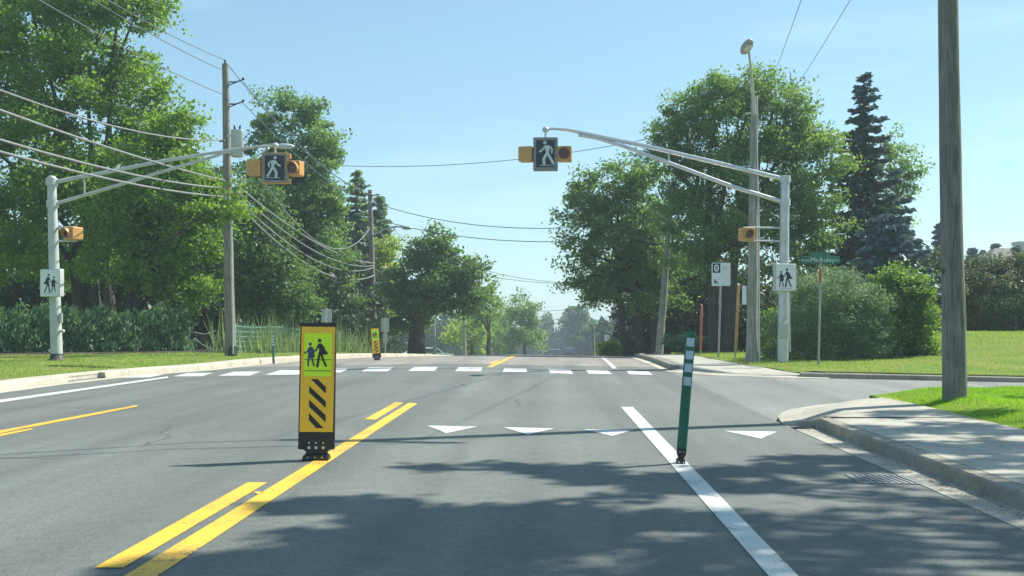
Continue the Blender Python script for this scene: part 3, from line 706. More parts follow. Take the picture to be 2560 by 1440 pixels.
# ------------------------------------------------------------------ paddle signs and delineators
def paddle(label, base, s, lean, group, flip_stripes=False):
    """base on the road, s = metres per unit of the 1/3.6 zoom drawing (x0=408,y0=1335)"""
    t = thing('paddle_sign', label, 'paddle sign', base, lean, group)
    def U(p): return ((p[0]-408)*s, (1335-p[1])*s)
    MB().prism([U(p) for p in [(246, 102), (572, 100), (574, 128), (570, 140), (566, 1236), (520, 1240), (500, 1262), (512, 1285), (300, 1285), (318, 1262), (292, 1240), (243, 1236), (252, 140), (246, 128)]], -.02, .02).build('backing_panel', M['black'], t)
    MB().prism([U(p) for p in [(300, 1286), (512, 1286), (522, 1318), (520, 1335), (290, 1335), (290, 1318)]], -.07, .07).build('base_mount', M['black'], t)
    f = MB().prism([U(p) for p in [(265, 136), (565, 136), (553, 1080), (255, 1080)]], -.0235, -.0202).build('amber_sheet', M['orange'], t)
    lm_ = MB().prism([U(p) for p in [(300, 193), (532, 193), (538, 200), (536, 575), (530, 581), (296, 581), (290, 574), (292, 200)]], -.0262, -.0236).build('lime_panel', M['lime'], t)
    k = MB()
    for y0, y1 in ((427, 435), (527, 535)): k.prism([U(p) for p in [(296, y0), (532, y0), (532, y1), (296, y1)]], -.0272, -.0263)
    k.build('panel_line', M['limeline'], lm_)
    x, z = U((412, 492)); children_sign(lm_, x, z, 253*s, -.0275, M['navy'], M['ink'])
    st = [[(352, 605), (412, 605), (487, 678), (487, 735)], [(338, 668), (338, 726), (487, 864), (487, 806)], [(338, 790), (338, 853), (487, 992), (487, 930)], [(338, 910), (338, 973), (405, 1045), (468, 1045)]]
    if flip_stripes: st = [[(825-x_, y_) for x_, y_ in q] for q in st]
    for q in st: MB().prism([U(p) for p in q], -.026, -.0236).build('hazard_stripe', M['ink'], t)
    for yy, r in ((1178, 8), (1222, 14)):
        for xx in (342, 403, 467): MB().disc(U((xx, yy)), r*s, -.027, -.0201, 10).build('bolt', M['steel'], t)
    for xx in (338, 403, 467): MB().disc(U((xx, 1303)), 7*s, -.075, -.0701, 8).build('bolt', M['steel'], t)
    return t
pb = G(792, 1150); s0 = pb.y/F/3.6
paddle('large amber school crossing paddle standing on the near centre line', pb, s0, (0, R(.6), R(2)), 'paddle signs')
p2 = G(943, 900.5); s2 = (900.5-818)*p2.y/F/1235
paddle('small tilted amber school paddle far off past the crosswalk', p2, s2, (0, R(-4.5), R(-10)), 'paddle signs', True)
def delineator(label, base, h, lean, group):
    t = thing('delineator_post', label, 'delineator', base, lean, group); u = h/360.0   # drawing: 360 units tall, 24 wide
    def z(v): return (360-v)*u
    w = 13.0*u
    vs = []; 
    def post(z0, z1, w0, w1, d): return [(x, zz) for x, zz in ((-w0, z0), (w0, z0), (w1, z1), (-w1, z1))]
    MB().box((-w, -.022, z(325)), (w, .022, z(0)), .02).build('post_blade', M['green'], t)
    for a, b_ in ((18, 41), (53, 76), (88, 111), (124, 147)): MB().prism([(-w*.78, z(b_)), (w*.78, z(b_)), (w*.78, z(a)), (-w*.78, z(a))], -.0255, -.0222).build('reflective_band', M['band'], t)
    MB().prism([(-w*.95, z(318)), (w*.95, z(318)), (w*.9, z(335)), (w*.45, z(347)), (-w*.45, z(347)), (-w*.9, z(335))], -.03, .03).build('hinge', M['black'], t)
    MB().prism([(-w*.9, 0), (w*.9, 0), (w*.75, z(347)), (-w*.75, z(347))], -.06, .06).build('base_mount', M['black'], t)
    for dx in (-.4, .4): MB().disc((dx*w, z(327)), .1*w*1.4, -.034, -.0301, 8).build('bolt', M['steel'], t)
    for dx in (-.5, .5): MB().disc((dx*w, z(354)), .15*w*1.3, -.064, -.0601, 8).build('bolt', M['steel'], t)
    return t
db = G(1701, 1159); delineator('near green delineator post tilting right on the white edge line', db, 332*db.y/F, (0, R(4.6), 0), 'green delineator posts')
d2 = G(684, 909); delineator('far green delineator post standing at the left kerb', d2, 75*d2.y/F, (0, R(-1.5), 0), 'green delineator posts')

# ------------------------------------------------------------------ road signs and marker posts
def textmesh(body, size, name, mat, par, loc, ext=.001, align='CENTER'):
    cu = bpy.data.curves.new(name, 'FONT'); cu.body = body; cu.size = size; cu.extrude = ext; cu.align_x = align; cu.align_y = 'CENTER'; cu.resolution_u = 3
    tmp = bpy.data.objects.new(name, cu); C.objects.link(tmp); bpy.context.view_layer.update()
    me = bpy.data.meshes.new_from_object(tmp.evaluated_get(bpy.context.evaluated_depsgraph_get()))
    C.objects.unlink(tmp); bpy.data.objects.remove(tmp); bpy.data.curves.remove(cu)
    me.materials.clear(); me.materials.append(mat); me.name = name
    o = bpy.data.objects.new(name, me); C.objects.link(o); o.parent = par; o.location = loc; o.rotation_euler = (R(90), 0, 0); return o
def base_on(px, Y): 
    x = Y*(px-VX)/F; return Vector((x, Y, (flawnz(x, Y) if x > 0 else vz(x, Y))-.03))
# street name sign
Y = 28.0; s = Y/F; bs = base_on(2046, Y); t = thing('street_sign', 'green street name sign on a rusty post before the pale shrub', 'street sign', bs)
top = P(2052, 655, Y)-bs
MB().tube([(0, 0, 0), top*.86, top], [.03, .028, .026], 10).build('post', M['rail'], t)
a = top*.8; MB().tube([a, top*.93], .034, 10).build('rust_sleeve', M['red'], t)
cz = (P(2052, 650, Y)-bs).z; cx = top.x
blade = MB().box((cx-49*s, -.012, cz-9.5*s), (cx+47*s, .012, cz+9.5*s), .015).build('name_blade', M['street'], t)
textmesh('McAuley', 17.5*s, 'street_lettering', M['lettering'], blade, (cx+4*s, -.0135, cz), .001)
textmesh('Prom.', 9*s, 'prefix_lettering', M['lettering'], blade, (cx-37*s, -.0135, cz-1*s), .001)
textmesh('Dr', 9*s, 'suffix_lettering', M['lettering'], blade, (cx+41*s, -.0135, cz-1*s), .001)
b = MB(); b.box((-.006, -.3, cz+9.6*s), (.006, .3, cz+19*s)); o = b.build('cross_blade', M['street'], t); o.location = (cx, 0, 0); o.rotation_euler = (0, 0, R(-62))
# white sign with black emblem
Y = 33.0; s = Y/F; bs = base_on(1796, Y); t = thing('bus_stop_sign', 'white rectangular stop sign with a black emblem square on its post', 'stop sign', bs, (0, 0, R(5)))
top = P(1802, 700, Y)-bs
MB().tube([(0, 0, 0), top], .03, 8).build('post', M['rail'], t)
cz = (P(1802, 686, Y)-bs).z; cx = top.x; w, h = 24*s, 29*s
pn = MB().box((cx-w, -.05, cz-h), (cx+w, -.035, cz+h), .03).build('sign_panel', M['sbox'], t)
bk = MB(); bk.box((cx-w+.03, -.0525, cz+h-.3), (cx-w+.26, -.0505, cz+h-.02)); bk = bk.build('emblem_square', M['ink'], pn)
n = 20; ring = MB(); vs = []
ex, ez = cx-w+.145, cz+h-.16
for k in range(n):
    a = 2*math.pi*k/n
    for rr in (1, .55): vs.append((ex+.075*rr*math.cos(a), -.0532, ez+.11*rr*math.sin(a)))
ring.add(vs, [(2*k, 2*((k+1) % n), 2*((k+1) % n)+1, 2*k+1) for k in range(n)]); ring.build('emblem_ring', M['sbox'], bk)
MB().disc((ex, ez-.01), .025, -.0534, -.0526, 10).build('emblem_dot', M['sbox'], bk)
lg = MB()
for k, (a, b_) in enumerate(((.02, .16), (.0, .17), (.03, .15))): lg.box((cx+.04+a, -.052, cz+h-.13-.035*k), (cx+.04+b_, -.0505, cz+h-.115-.035*k))
lg.build('grey_lettering', M['signgrey'], pn)
wc = MB(); qx, qz = cx-w+.1, cz-h+.09
wc.disc((qx+.01, qz+.03), .04, -.052, -.0505, 14); wc.stroke([(qx-.02, qz+.09), (qx-.005, qz+.03), (qx+.06, qz+.025), (qx+.085, qz-.02)], .025, -.0526, -.0505); wc.build('access_symbol', M['ink'], pn)
# marker posts
def marker(name, label, px0, py0, px1, Y, mat, w=.05):
    bs = base_on(px1, Y); t = thing(name, label, 'marker post', bs); tp = P(px0, py0, Y)-bs
    MB().tube([tp*.12, tp*.5, tp*.985, tp], [w, w, w, w*.7], 10).build('marker_tube', mat, t)
    MB().tube([(0, 0, 0), tp*.14], .028, 8).build('stake', M['rail'], t)
marker('marker_post', 'red marker post standing behind the near delineator', 1754, 762, 1751, 37, M['red'], .042)
marker('marker_post', 'orange marker post standing beside the grey lamp post', 1846, 712, 1838, 33, M['orangepost'], .042)
# distant plain signs
def plain_sign(label, px, pyt, pyb, wpx, Y, panel=True, back=True, tab=None):
    bs = base_on(px, Y); s = Y/F; t = thing('road_sign', label, 'road sign', bs); z0, z1 = (P(px, pyb, Y)-bs).z, (P(px, pyt, Y)-bs).z
    MB().tube([(0, 0, 0), (0, 0, z1+.05)], .035, 8).build('post', M['rail'], t)
    MB().box((-wpx*s/2, -.06, z0), (wpx*s/2, -.036, z1), .03).build('sign_panel', M['signgrey'] if back else M['sbox'], t)
    if back: MB().box((-.045, -.085, z0+.01), (.045, -.0605, z1-.01)).build('stiffener', M['galv'], t)
    if tab:
        MB().box((-tab*s/2, -.06, z0-.5), (tab*s/2, -.036, z0-.02), .03).build('lower_tab', M['signgrey'], t)
plain_sign('grey sign back above the near paddle sign', 817, 773, 806, 26, 40)
plain_sign('grey sign back with a smaller tab beside the far paddle', 963, 796, 830, 20, 47, tab=11)
plain_sign('small white square sign before the dark grove trunks', 1559, 816, 831, 18, 60, back=False)
plain_sign('small round looking white sign by the low shrubs', 1517, 838, 853, 13, 62, back=False)

# storm drain
gc = G(2228, 1200); t = thing('storm_drain', 'cast iron storm drain grate in the shaded gutter', 'drain grate', (gc.x, gc.y, roadz(gc.x, gc.y)+.004), (0, math.atan(.018), 0))
f = MB()
for a, b_ in (((-.31, -.24), (.2, -.22)), ((-.31, .22), (.2, .24)), ((-.31, -.219), (-.29, .219)), ((.18, -.219), (.2, .219))): f.box((a[0], a[1], -.01), (b_[0], b_[1], .005))
f.build('grate_frame', M['iron'], t)
MB().box((-.289, -.219, -.003), (.179, .219, -.001)).build('drain_shade_plate', M['pitshade'], t)  # flat dark plate just below the bars, painted as the shade of the hollow
for k in range(9):
    b = MB(); b.box((-.014, -.215, -.0005), (.014, .215, .0045)); o = b.build('grate_bar', M['iron'], t); o.location = (-.262+.051*k, 0, 0); o.rotation_euler = (0, 0, R(4))

# ------------------------------------------------------------------ fences
Yf0, Yf1 = 36.2, 58.0
a0 = Vector((P(588, 880, Yf0).x, Yf0, 0)); a1 = Vector((P(925, 880, Yf1).x, Yf1, 0))
fo = Vector((a0.x, a0.y, vz(a0.x, a0.y))); t = thing('netting_fence', 'green netting fence among tall grass past the brown utility pole', 'fence', fo)
n = 12
for i in range(n+1):
    p = a0.lerp(a1, i/n); p.z = vz(p.x, p.y)-.05; MB().tube(local([p, p+Vector((0, 0, 1.05))], fo), .03, 8).build('fence_post', M['netting'], t)
net = MB(); m = 150
for i in range(m+1):
    p = a0.lerp(a1, i/m); z = vz(p.x, p.y); q = p-fo; q.z = z-fo.z; dx = .016
    net.add([q+Vector((-dx, 0, .03)), q+Vector((dx, 0, .03)), q+Vector((dx, 0, .92)), q+Vector((-dx, 0, .92))], [(0, 1, 2, 3)])
for k in range(6):
    for i in range(20):
        p = a0.lerp(a1, i/20); q = a0.lerp(a1, (i+1)/20); zp, zq = vz(p.x, p.y)+.05+.165*k-.03*math.sin(i), vz(q.x, q.y)+.05+.165*k-.03*math.sin(i+1)
        net.add(local([(p.x, p.y+.01, zp), (q.x, q.y+.01, zq), (q.x, q.y+.01, zq+.035), (p.x, p.y+.01, zp+.035)], fo), [(0, 1, 2, 3)])
net.build('netting', M['netting'], t)
Y = 37.6; rbz = Vector((P(495, 880, Y).x, Y, vz(-12, Y))); t = thing('sagging_fence', 'dark wire fence with sagging grey rails beside the cedar hedge', 'fence', rbz)
def rl(pts, r, name): MB().tube(local([P(px, py, Y) for px, py in pts], rbz), r, 8).build(name, M['rail'], t)
rl([(456, 831), (486, 831), (510, 836), (533, 830), (538, 827)], .024, 'top_rail'); rl([(448, 869), (466, 858), (487, 846)], .026, 'broken_rail'); rl([(487, 847), (505, 861), (524, 872)], .026, 'broken_rail')
for px in (455, 487, 541): MB().tube(local([P(px, 884, Y+.05), P(px, 826, Y+.05)], rbz), .03, 8).build('fence_post', M['dark'], t)
wn = MB()
for i in range(30):
    px = 456+84*i/29; wn.tube(local([P(px, 880, Y+.08), P(px, 833, Y+.08)], rbz), .006, 4, False)
for k in range(5): wn.tube(local([P(456, 842+8*k, Y+.08), P(541, 842+8*k, Y+.08)], rbz), .006, 4, False)
wn.build('wire_mesh', M['dark'], t)

# ------------------------------------------------------------------ vegetation
rg = np.random.default_rng(11)
def unit(v): return v/np.maximum(1e-9, np.linalg.norm(v, axis=1, keepdims=True))
def leaf_quads(cent, rad, per, size, elong=1.5, up=.7, flat=.55, droop=.3, tsp=.35, dirs=None):
    n = len(cent); c = np.repeat(cent, per, 0); r = np.repeat(rad, per)[:, None]; m = len(c)
    p = c+np.clip(rg.normal(0, .45, (m, 3)), -1, 1)*r*np.array([1, 1, flat])
    if dirs is not None: p = p+np.repeat(dirs, per, 0)*np.clip(np.abs(rg.normal(0, .7, (m, 1))), 0, 1.1)*r
    nrm = unit(rg.normal(0, 1, (m, 3))+np.array([0, 0, up]))
    d = rg.normal(0, 1, (m, 3))+np.array([0, 0, -droop]); d = unit(d-nrm*(d*nrm).sum(1, keepdims=True)); b = np.cross(nrm, d)
    ln = size*rg.uniform(.6, 1.4, (m, 1)); wd = ln/elong
    V = np.stack([p-d*ln*.5, p+b*wd*.5-d*ln*.05+nrm*ln*.08, p+d*ln*.5, p-b*wd*.5-d*ln*.05+nrm*ln*.08], 1).reshape(-1, 3)
    tint = np.clip(np.repeat(rg.uniform(.2, .8, n), per)+rg.normal(0, tsp*.5, m), 0, 1)
    return V, tint
def crown_clumps(blobs, Y, rc, dens, shell=.42):
    cs, rs, ds = [], [], []
    for bl in blobs:
        px, py, rx, ry = bl[:4]; dy = bl[4] if len(bl) > 4 else 0; k = bl[5] if len(bl) > 5 else 1
        c = np.array(P(px, py, Y+dy)); sc = (Y+dy)/F; ax, az = rx*sc, ry*sc; ay = (ax+az)/2
        n = max(4, int(1.05*dens*k*(ax*ay*az)**(2/3)/(rc*rc)))
        d = unit(rg.normal(0, 1, (n, 3))); r = rg.uniform(0, 1, (n, 1))**shell
        d = d*r*np.array([max(.05, ax-rc*.35), max(.05, ay-rc*.35), max(.05, az-rc*.35)])
        cs.append(c+d); rs.append(rc*rg.uniform(.55, 1.35, n)); ds.append(unit(unit(d)+np.array([0, 0, .35])+rg.normal(0, .45, (n, 3))))
    return np.concatenate(cs), np.concatenate(rs), np.concatenate(ds)
def limb(b, p, q, r0, r1, wob=.12, n=5):
    p, q = Vector(p), Vector(q); l = (q-p).length
    pts = [p.lerp(q, i/n)+Vector((rnd.uniform(-1, 1), rnd.uniform(-1, 1), rnd.uniform(-.5, .5)))*(wob*l*.3 if 0 < i < n else 0)+Vector((0, 0, .12*l*math.sin(math.pi*i/n)*.5)) for i in range(n+1)]
    b.tube(pts, [r0+(r1-r0)*i/n for i in range(n+1)], 8); return pts
def tree(name, label, cat, Y, blobs, mat, trunks, rc=.55, dens=3.2, per=60, size=.2, elong=1.5, up=.7, flat=.55, droop=.3, group=None, tr=.2, shell=.42, fork=.45, zb=None, twigs=1):
    x0 = Y*(trunks[0][0]-VX)/F; z0 = zb if zb is not None else (vz(x0, Y) if x0 < 0 else flawnz(x0, Y))
    base = Vector((x0, Y, z0-.1)); t = thing(name, label, cat, base, group=group)
    cs, rs, ds = crown_clumps(blobs, Y, rc, dens, shell)
    b = MB(); cen = [P(bl[0], bl[1], Y+(bl[4] if len(bl) > 4 else 0)) for bl in blobs]
    for ti, (px, pyf, pxf) in enumerate(trunks):
        bs = Vector((Y*(px-VX)/F, Y+rnd.uniform(-.3, .3)*(ti > 0), z0-.1)); fk = P(pxf, pyf, Y)
        pts = limb(b, bs, fk, tr*(1.25 if ti == 0 else .9), tr*.7, .05, 6)
        b.tube([bs, bs+(fk-bs)*.06], [tr*1.9, tr*1.2], 10, False)
        for i, c in enumerate(cen):
            if i % len(trunks) == ti or len(trunks) == 1:
                lp = limb(b, fk, c, tr*.5, tr*.12, .15)
                for _ in range(twigs*3):
                    k = rg.integers(0, len(cs)); tgt = Vector(cs[k])
                    src = lp[rnd.randint(2, 5)]
                    if (tgt-src).length < 3.2: limb(b, src, tgt, tr*.16, tr*.04, .2, 3)
    b2 = b; b2.v = [tuple(Vector(v)-base) for v in b2.v]; b2.build('trunk', M['bark'], t)
    V, tint = leaf_quads(cs, rs, int(per*2.0), size*.62, elong, up, flat, droop, dirs=ds)
    np_mesh('crown', mat, V-np.array(base), 4, tint, t); return t
def conifer(name, label, Y, px, py_top, py_base, hw_px, mat, cat='spruce', rows=26, per=70, zb=None, bare=.0, size=.17, width_pow=.8, tilt=-.25):
    s = Y/F; x = Y*(px-VX)/F; z0 = zb if zb is not None else (vz(x, Y) if x < 0 else flawnz(x, Y)); base = Vector((x, Y, z0-.1)); t = thing(name, label, cat, base)
    top = P(px, py_top, Y).z-base.z; low = P(px, py_base, Y).z-base.z; hw = hw_px*s
    b = MB(); b.tube([(0, 0, 0), (0, 0, top*.5), (0, 0, top)], [.2, .12, .02], 10)
    cs, ds, tn = [], [], []
    for i in range(rows):
        k = (i+.3)/rows; z = top-(top-low)*k; ln = hw*(k**width_pow)*1.0+.12; nb = 7+int(5*k)
        for j in range(nb):
            a = 2*math.pi*(j+rnd.random())/nb; l = ln*rnd.uniform(.4, 1.1); dx, dy = math.cos(a), math.sin(a); zz = z+rnd.uniform(-.12, .12)
            e = Vector((dx*l, dy*l, zz+tilt*l+.12*l)); m_ = Vector((dx*l*.5, dy*l*.5, zz+tilt*l*.8))
            b.tube([(0, 0, zz), m_, e], [.03, .02, .006], 4, False)
            n = max(8, int(per*l/hw*1.3+6))
            for q in range(n):
                u = rnd.uniform(bare, 1)**.75; p = Vector((0, 0, zz)).lerp(m_, u*2) if u < .5 else m_.lerp(e, u*2-1)
                cs.append(p+Vector((rnd.gauss(0, .07)*(1+l*.25), rnd.gauss(0, .07)*(1+l*.25), rnd.gauss(-.03, .05)))); ds.append((dx+rnd.gauss(0, .45), dy+rnd.gauss(0, .45), rnd.gauss(-.25, .25))); tn.append(rnd.random())
    cs, d = np.array(cs), unit(np.array(ds)); m = len(cs)
    nr = unit(rg.normal(0, .8, (m, 3))+np.array([0, 0, .8])); bb = unit(np.cross(nr, d)); ln = size*rg.uniform(.7, 1.6, (m, 1)); wd = ln*.36
    V = np.stack([cs-d*ln*.4, cs+bb*wd, cs+d*ln*.7, cs-bb*wd], 1).reshape(-1, 3)
    b.build('trunk', M['bark'], t); np_mesh('crown', mat, V, 4, np.array(tn), t); return t

# --- left side
tree('maple_tree', 'huge sunlit maple filling the upper left corner', 'maple tree', 41, [(60, 120, 250, 200), (250, 70, 175, 110), (345, 20, 90, 60), (150, 330, 240, 190), (330, 250, 110, 120), (50, 520, 230, 170), (-190, 260, 260, 260), (250, 480, 170, 140, -.5), (120, 660, 190, 70), (300, -110, 150, 120), (60, -120, 250, 150)],
     LM['maple'], [(285, 690, 262), (250, 640, 225), (215, 650, 180)], rc=.62, dens=3.4, per=85, size=.24, tr=.24)
tree('maple_tree', 'bright yellow green maple just left of the brown utility pole', 'maple tree', 37.8, [(430, 340, 55, 85), (500, 745, 60, 45), (390, 720, 70, 50), (400, 400, 110, 90), (455, 300, 30, 55), (480, 480, 80, 100), (400, 560, 120, 120), (515, 590, 60, 100), (330, 500, 110, 110), (475, 690, 70, 55), (540, 520, 48, 60), (430, 650, 80, 60), (290, 620, 100, 90), (582, 515, 20, 34, -4.4)],
     LM['maple'], [(300, 690, 340), (322, 660, 352)], rc=.5, dens=3.6, per=75, size=.22, tr=.12)
tree('maple_tree', 'dark green maple just right of the brown utility pole', 'maple tree', 43, [(640, 500, 55, 60), (650, 590, 85, 90), (690, 680, 95, 90), (740, 720, 60, 80), (620, 700, 70, 90), (660, 770, 90, 50)],
     LM['darkmaple'], [(660, 730, 655)], rc=.55, dens=4, per=75, size=.24, tr=.2)
tree('poplar_tree', 'tall rounded poplar rising behind the left hanging signal', 'poplar tree', 53, [(735, 285, 55, 55), (795, 310, 50, 55), (655, 310, 32, 55), (760, 390, 95, 85), (815, 410, 40, 60), (650, 400, 40, 70), (740, 480, 100, 90), (815, 510, 55, 90), (790, 620, 85, 110), (700, 590, 70, 90), (810, 740, 80, 80)],
     LM['poplar'], [(770, 660, 770)], rc=.55, dens=3.8, per=80, size=.26, tr=.26)
conifer('spruce_tree', 'dark pointed conifer just left of the slim grey pole', 67, 893, 425, 815, 105, LM['larch'], rows=24, per=75, size=.24, width_pow=.75)
conifer('spruce_tree', 'shorter dark conifer partly behind the slim grey pole', 70, 948, 490, 830, 75, LM['larch'], rows=24, per=80, size=.26, width_pow=.7)
conifer('spruce_tree', 'shaggy conifer between the poplar and the pointed conifer', 68, 838, 480, 835, 85, LM['larch'], rows=24, per=95, size=.28, width_pow=.6)
tree('ash_tree', 'small yellow green tree just right of the slim grey pole', 'ash tree', 66, [(968, 630, 30, 45), (985, 660, 26, 45), (960, 690, 45, 50), (925, 730, 60, 60), (965, 760, 50, 60)], LM['yellow'], [(955, 770, 955)], rc=.6, dens=3.6, per=55, size=.3, tr=.15)
tree('maple_tree', 'broad dark maple at the left of the road gap', 'maple tree', 59, [(1095, 610, 48, 38), (1085, 650, 70, 50), (1130, 690, 70, 60), (1170, 715, 40, 55), (1050, 700, 70, 60), (1090, 750, 115, 45), (1000, 740, 50, 60), (1165, 765, 45, 30), (1020, 800, 60, 40)],
     LM['darkmaple'], [(1040, 790, 1045)], rc=.62, dens=4.2, per=80, size=.3, tr=.42, flat=.4)
for i, (Y, bl, mt, tk, lab) in enumerate([
        (88, [(1212, 745, 32, 48), (1225, 800, 32, 60), (1195, 790, 25, 30)], 'ash', (1222, 830, 1222), 'slender green tree beside the broad dark maple'),
        (120, [(1300, 765, 32, 34), (1325, 790, 28, 40), (1305, 830, 45, 45), (1340, 850, 26, 40), (1270, 850, 35, 40)], 'ash', (1312, 840, 1312), 'pale rounded tree standing alone in the road gap'),
        (100, [(1180, 840, 36, 42), (1140, 845, 35, 38), (1210, 855, 30, 35)], 'yellow', (1180, 860, 1180), 'sunlit low tree among the grey poles'),
        (130, [(1245, 835, 36, 50), (1265, 800, 20, 40)], 'ash', (1250, 860, 1250), 'hazy tree between the slender tree and pale rounded tree')]):
    tree('roadside_tree', lab, 'tree', Y, bl, LM[mt], [tk], rc=.8, dens=3.6, per=45, size=.42, tr=.2)
# --- right side
tree('maple_tree', 'many stemmed maple with a lit top behind the leaning pole', 'maple tree', 49, [(1490, 480, 75, 55), (1560, 460, 60, 50), (1610, 470, 50, 60), (1470, 545, 75, 55), (1550, 560, 100, 75), (1450, 625, 55, 45), (1540, 660, 110, 80), (1630, 610, 80, 110), (1470, 690, 65, 40), (1500, 740, 55, 35), (1600, 730, 90, 50), (1670, 700, 60, 90)],
     LM['ash'], [(1598, 730, 1600), (1565, 720, 1545), (1632, 720, 1640)], rc=.5, dens=3.8, per=75, size=.25, tr=.2, elong=2.0)
tree('maple_tree', 'largest maple, spreading behind the grey lamp post', 'maple tree', 43, [(1860, 235, 110, 65), (1780, 260, 90, 65), (1940, 250, 90, 65), (1720, 320, 90, 65), (2010, 330, 90, 90), (1850, 340, 150, 100), (1680, 400, 75, 60), (1780, 430, 130, 90), (1950, 430, 140, 110), (2060, 430, 55, 90), (2050, 540, 70, 80), (1740, 540, 100, 90), (1880, 560, 150, 90), (1970, 620, 110, 80), (1780, 640, 120, 70), (1650, 340, 40, 30), (1700, 500, 55, 60)],
     LM['ash'], [(1815, 620, 1840), (1790, 600, 1770)], rc=.5, dens=3.7, per=78, size=.23, tr=.26, elong=2.0)
conifer('spruce_tree', 'dark blue spruce with a bare pointed top right of the largest maple', 46, 2160, 188, 730, 175, LM['spruce'], rows=22, per=150, size=.19, width_pow=.88, tilt=-.24)
tree('ash_tree', 'light green tree showing behind the dark blue spruce', 'ash tree', 52, [(2225, 400, 50, 70), (2262, 440, 45, 45), (2215, 480, 70, 60), (2280, 430, 30, 20, 0, .7), (2190, 560, 80, 60)], LM['ash'], [(2215, 560, 2220)], rc=.5, dens=2.6, per=50, size=.24, tr=.16)
conifer('spruce_tree', 'low bushy blue spruce under the tall spruce', 42, 2225, 540, 740, 120, LM['bluespruce'], rows=18, per=150, size=.2, width_pow=.45, tilt=-.1)
tree('willow_shrub', 'large pale grey green shrub behind the street name sign', 'shrub', 31.2, [(2060, 735, 95, 60), (2120, 750, 85, 70), (2000, 790, 75, 80), (2060, 830, 110, 75), (1940, 850, 40, 55), (2150, 840, 90, 65), (2030, 885, 110, 32), (2170, 770, 50, 60), (2150, 885, 80, 30), (1950, 890, 40, 25)], LM['willow'], [(2050, 860, 2050), (2090, 860, 2110)], rc=.32, dens=8, per=75, size=.11, elong=3, tr=.06, up=.3)
tree('lilac_shrub', 'bright green arching shrub left of the thick dark pole', 'shrub', 31.8, [(2225, 705, 50, 35), (2270, 730, 48, 45), (2308, 775, 32, 55), (2300, 840, 42, 55), (2240, 870, 75, 38), (2180, 865, 70, 45), (2325, 885, 42, 28), (2245, 800, 50, 60, .8)], LM['lime'], [(2250, 850, 2255)], rc=.3, dens=7.5, per=62, size=.15, tr=.05)
tree('maple_sapling', 'small sunlit bush at the foot of the grey lamp post', 'shrub', 32.5, [(1935, 790, 25, 35), (1915, 830, 22, 30), (1930, 870, 30, 25)], LM['lime'], [(1928, 860, 1928)], rc=.25, dens=4, per=50, size=.13, tr=.04)
for i, (px, py, rx, ry, lab) in enumerate([(2345, 735, 70, 105, 'bronze hedge shrub peeking out left of the thick dark pole'), (2440, 738, 85, 100, 'bronze hedge shrub just right of the thick dark pole'), (2550, 728, 90, 105, 'tall bronze hedge shrub at the right edge under the house roof'), (2690, 750, 95, 110, 'bronze hedge shrub cut by the right edge')]):
    tree('hedge_shrub', lab, 'hedge', 43+i*.4, [(px, py, rx, ry), (px-20, py+40, rx, ry*.7), (px+25, py+45, rx, ry*.7)], LM['brown'], [(px, 800, px)], rc=.4, dens=7, per=75, size=.16, tr=.06, group='bronze hedge shrubs', zb=.7)
for i, (px, pt, hw, Y, lab) in enumerate([(2432, 622, 22, 78, 'leftmost little conifer tip above the bronze hedge'), (2460, 628, 24, 78, 'middle little conifer tip above the bronze hedge'), (2488, 612, 24, 80, 'tallest little conifer tip beside the house roof'), (2350, 560, 40, 70, 'grey green conifer tip half behind the thick dark pole')]):
    conifer('spruce_tree', lab, Y, px, pt, 760, hw, LM['bluespruce'], rows=14, per=40, size=.3, width_pow=.7, zb=.5)
tree('juniper_shrub', 'low spreading juniper behind the near delineator', 'shrub', 40, [(1705, 852, 40, 12), (1735, 845, 20, 14), (1680, 862, 25, 8)], LM['cedar'], [(1710, 862, 1708)], rc=.22, dens=5, per=60, size=.13, tr=.04, elong=2.6)
tree('round_shrub', 'small rounded yellow green shrub near the road crest', 'shrub', 58, [(1515, 868, 26, 18), (1532, 872, 18, 12)], LM['yellow'], [(1520, 875, 1520)], rc=.3, dens=5, per=50, size=.2, tr=.04)
# undergrowth and woods that read as one mass
def wood_mass(name, boxes, mat, rc, per, size, dens):
    cs = []
    for (x0, x1, y0, y1, z0, z1) in boxes:
        n = int(dens*(x1-x0)*(z1-z0)); c = np.stack([rg.uniform(x0, x1, n), rg.uniform(y0, y1, n), z0+(z1-z0)*rg.uniform(0, 1, n)**1.1], 1)
        hh = z0+(z1-z0)*(.72+.28*np.sin(c[:, 0]*1.1+np.sin(c[:, 0]*.37)*2)); c = c[c[:, 2] < hh]; cs.append(c)
    cs = np.concatenate(cs); V, t = leaf_quads(cs, np.full(len(cs), rc), per, size); o = np_mesh(name, mat, V, 4, t); o['kind'] = 'stuff'; return o
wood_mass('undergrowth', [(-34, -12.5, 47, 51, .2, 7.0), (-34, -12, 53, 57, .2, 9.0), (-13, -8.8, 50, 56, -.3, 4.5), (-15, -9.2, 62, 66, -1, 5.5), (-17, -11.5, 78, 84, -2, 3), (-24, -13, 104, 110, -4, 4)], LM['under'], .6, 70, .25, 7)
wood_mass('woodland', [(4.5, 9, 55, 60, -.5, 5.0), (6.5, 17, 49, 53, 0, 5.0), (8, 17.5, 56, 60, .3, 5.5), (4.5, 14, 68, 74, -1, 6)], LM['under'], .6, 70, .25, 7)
wood_mass('distant_woodland', [(-30, 14, 255, 268, -8.5, 2.6), (5, 24, 205, 215, -7, 4.2), (7.5, 14, 150, 155, -5, 2.6), (-36, -7, 185, 195, -6, 3.5)], LM['far'], 1.2, 42, .85, 2.4)
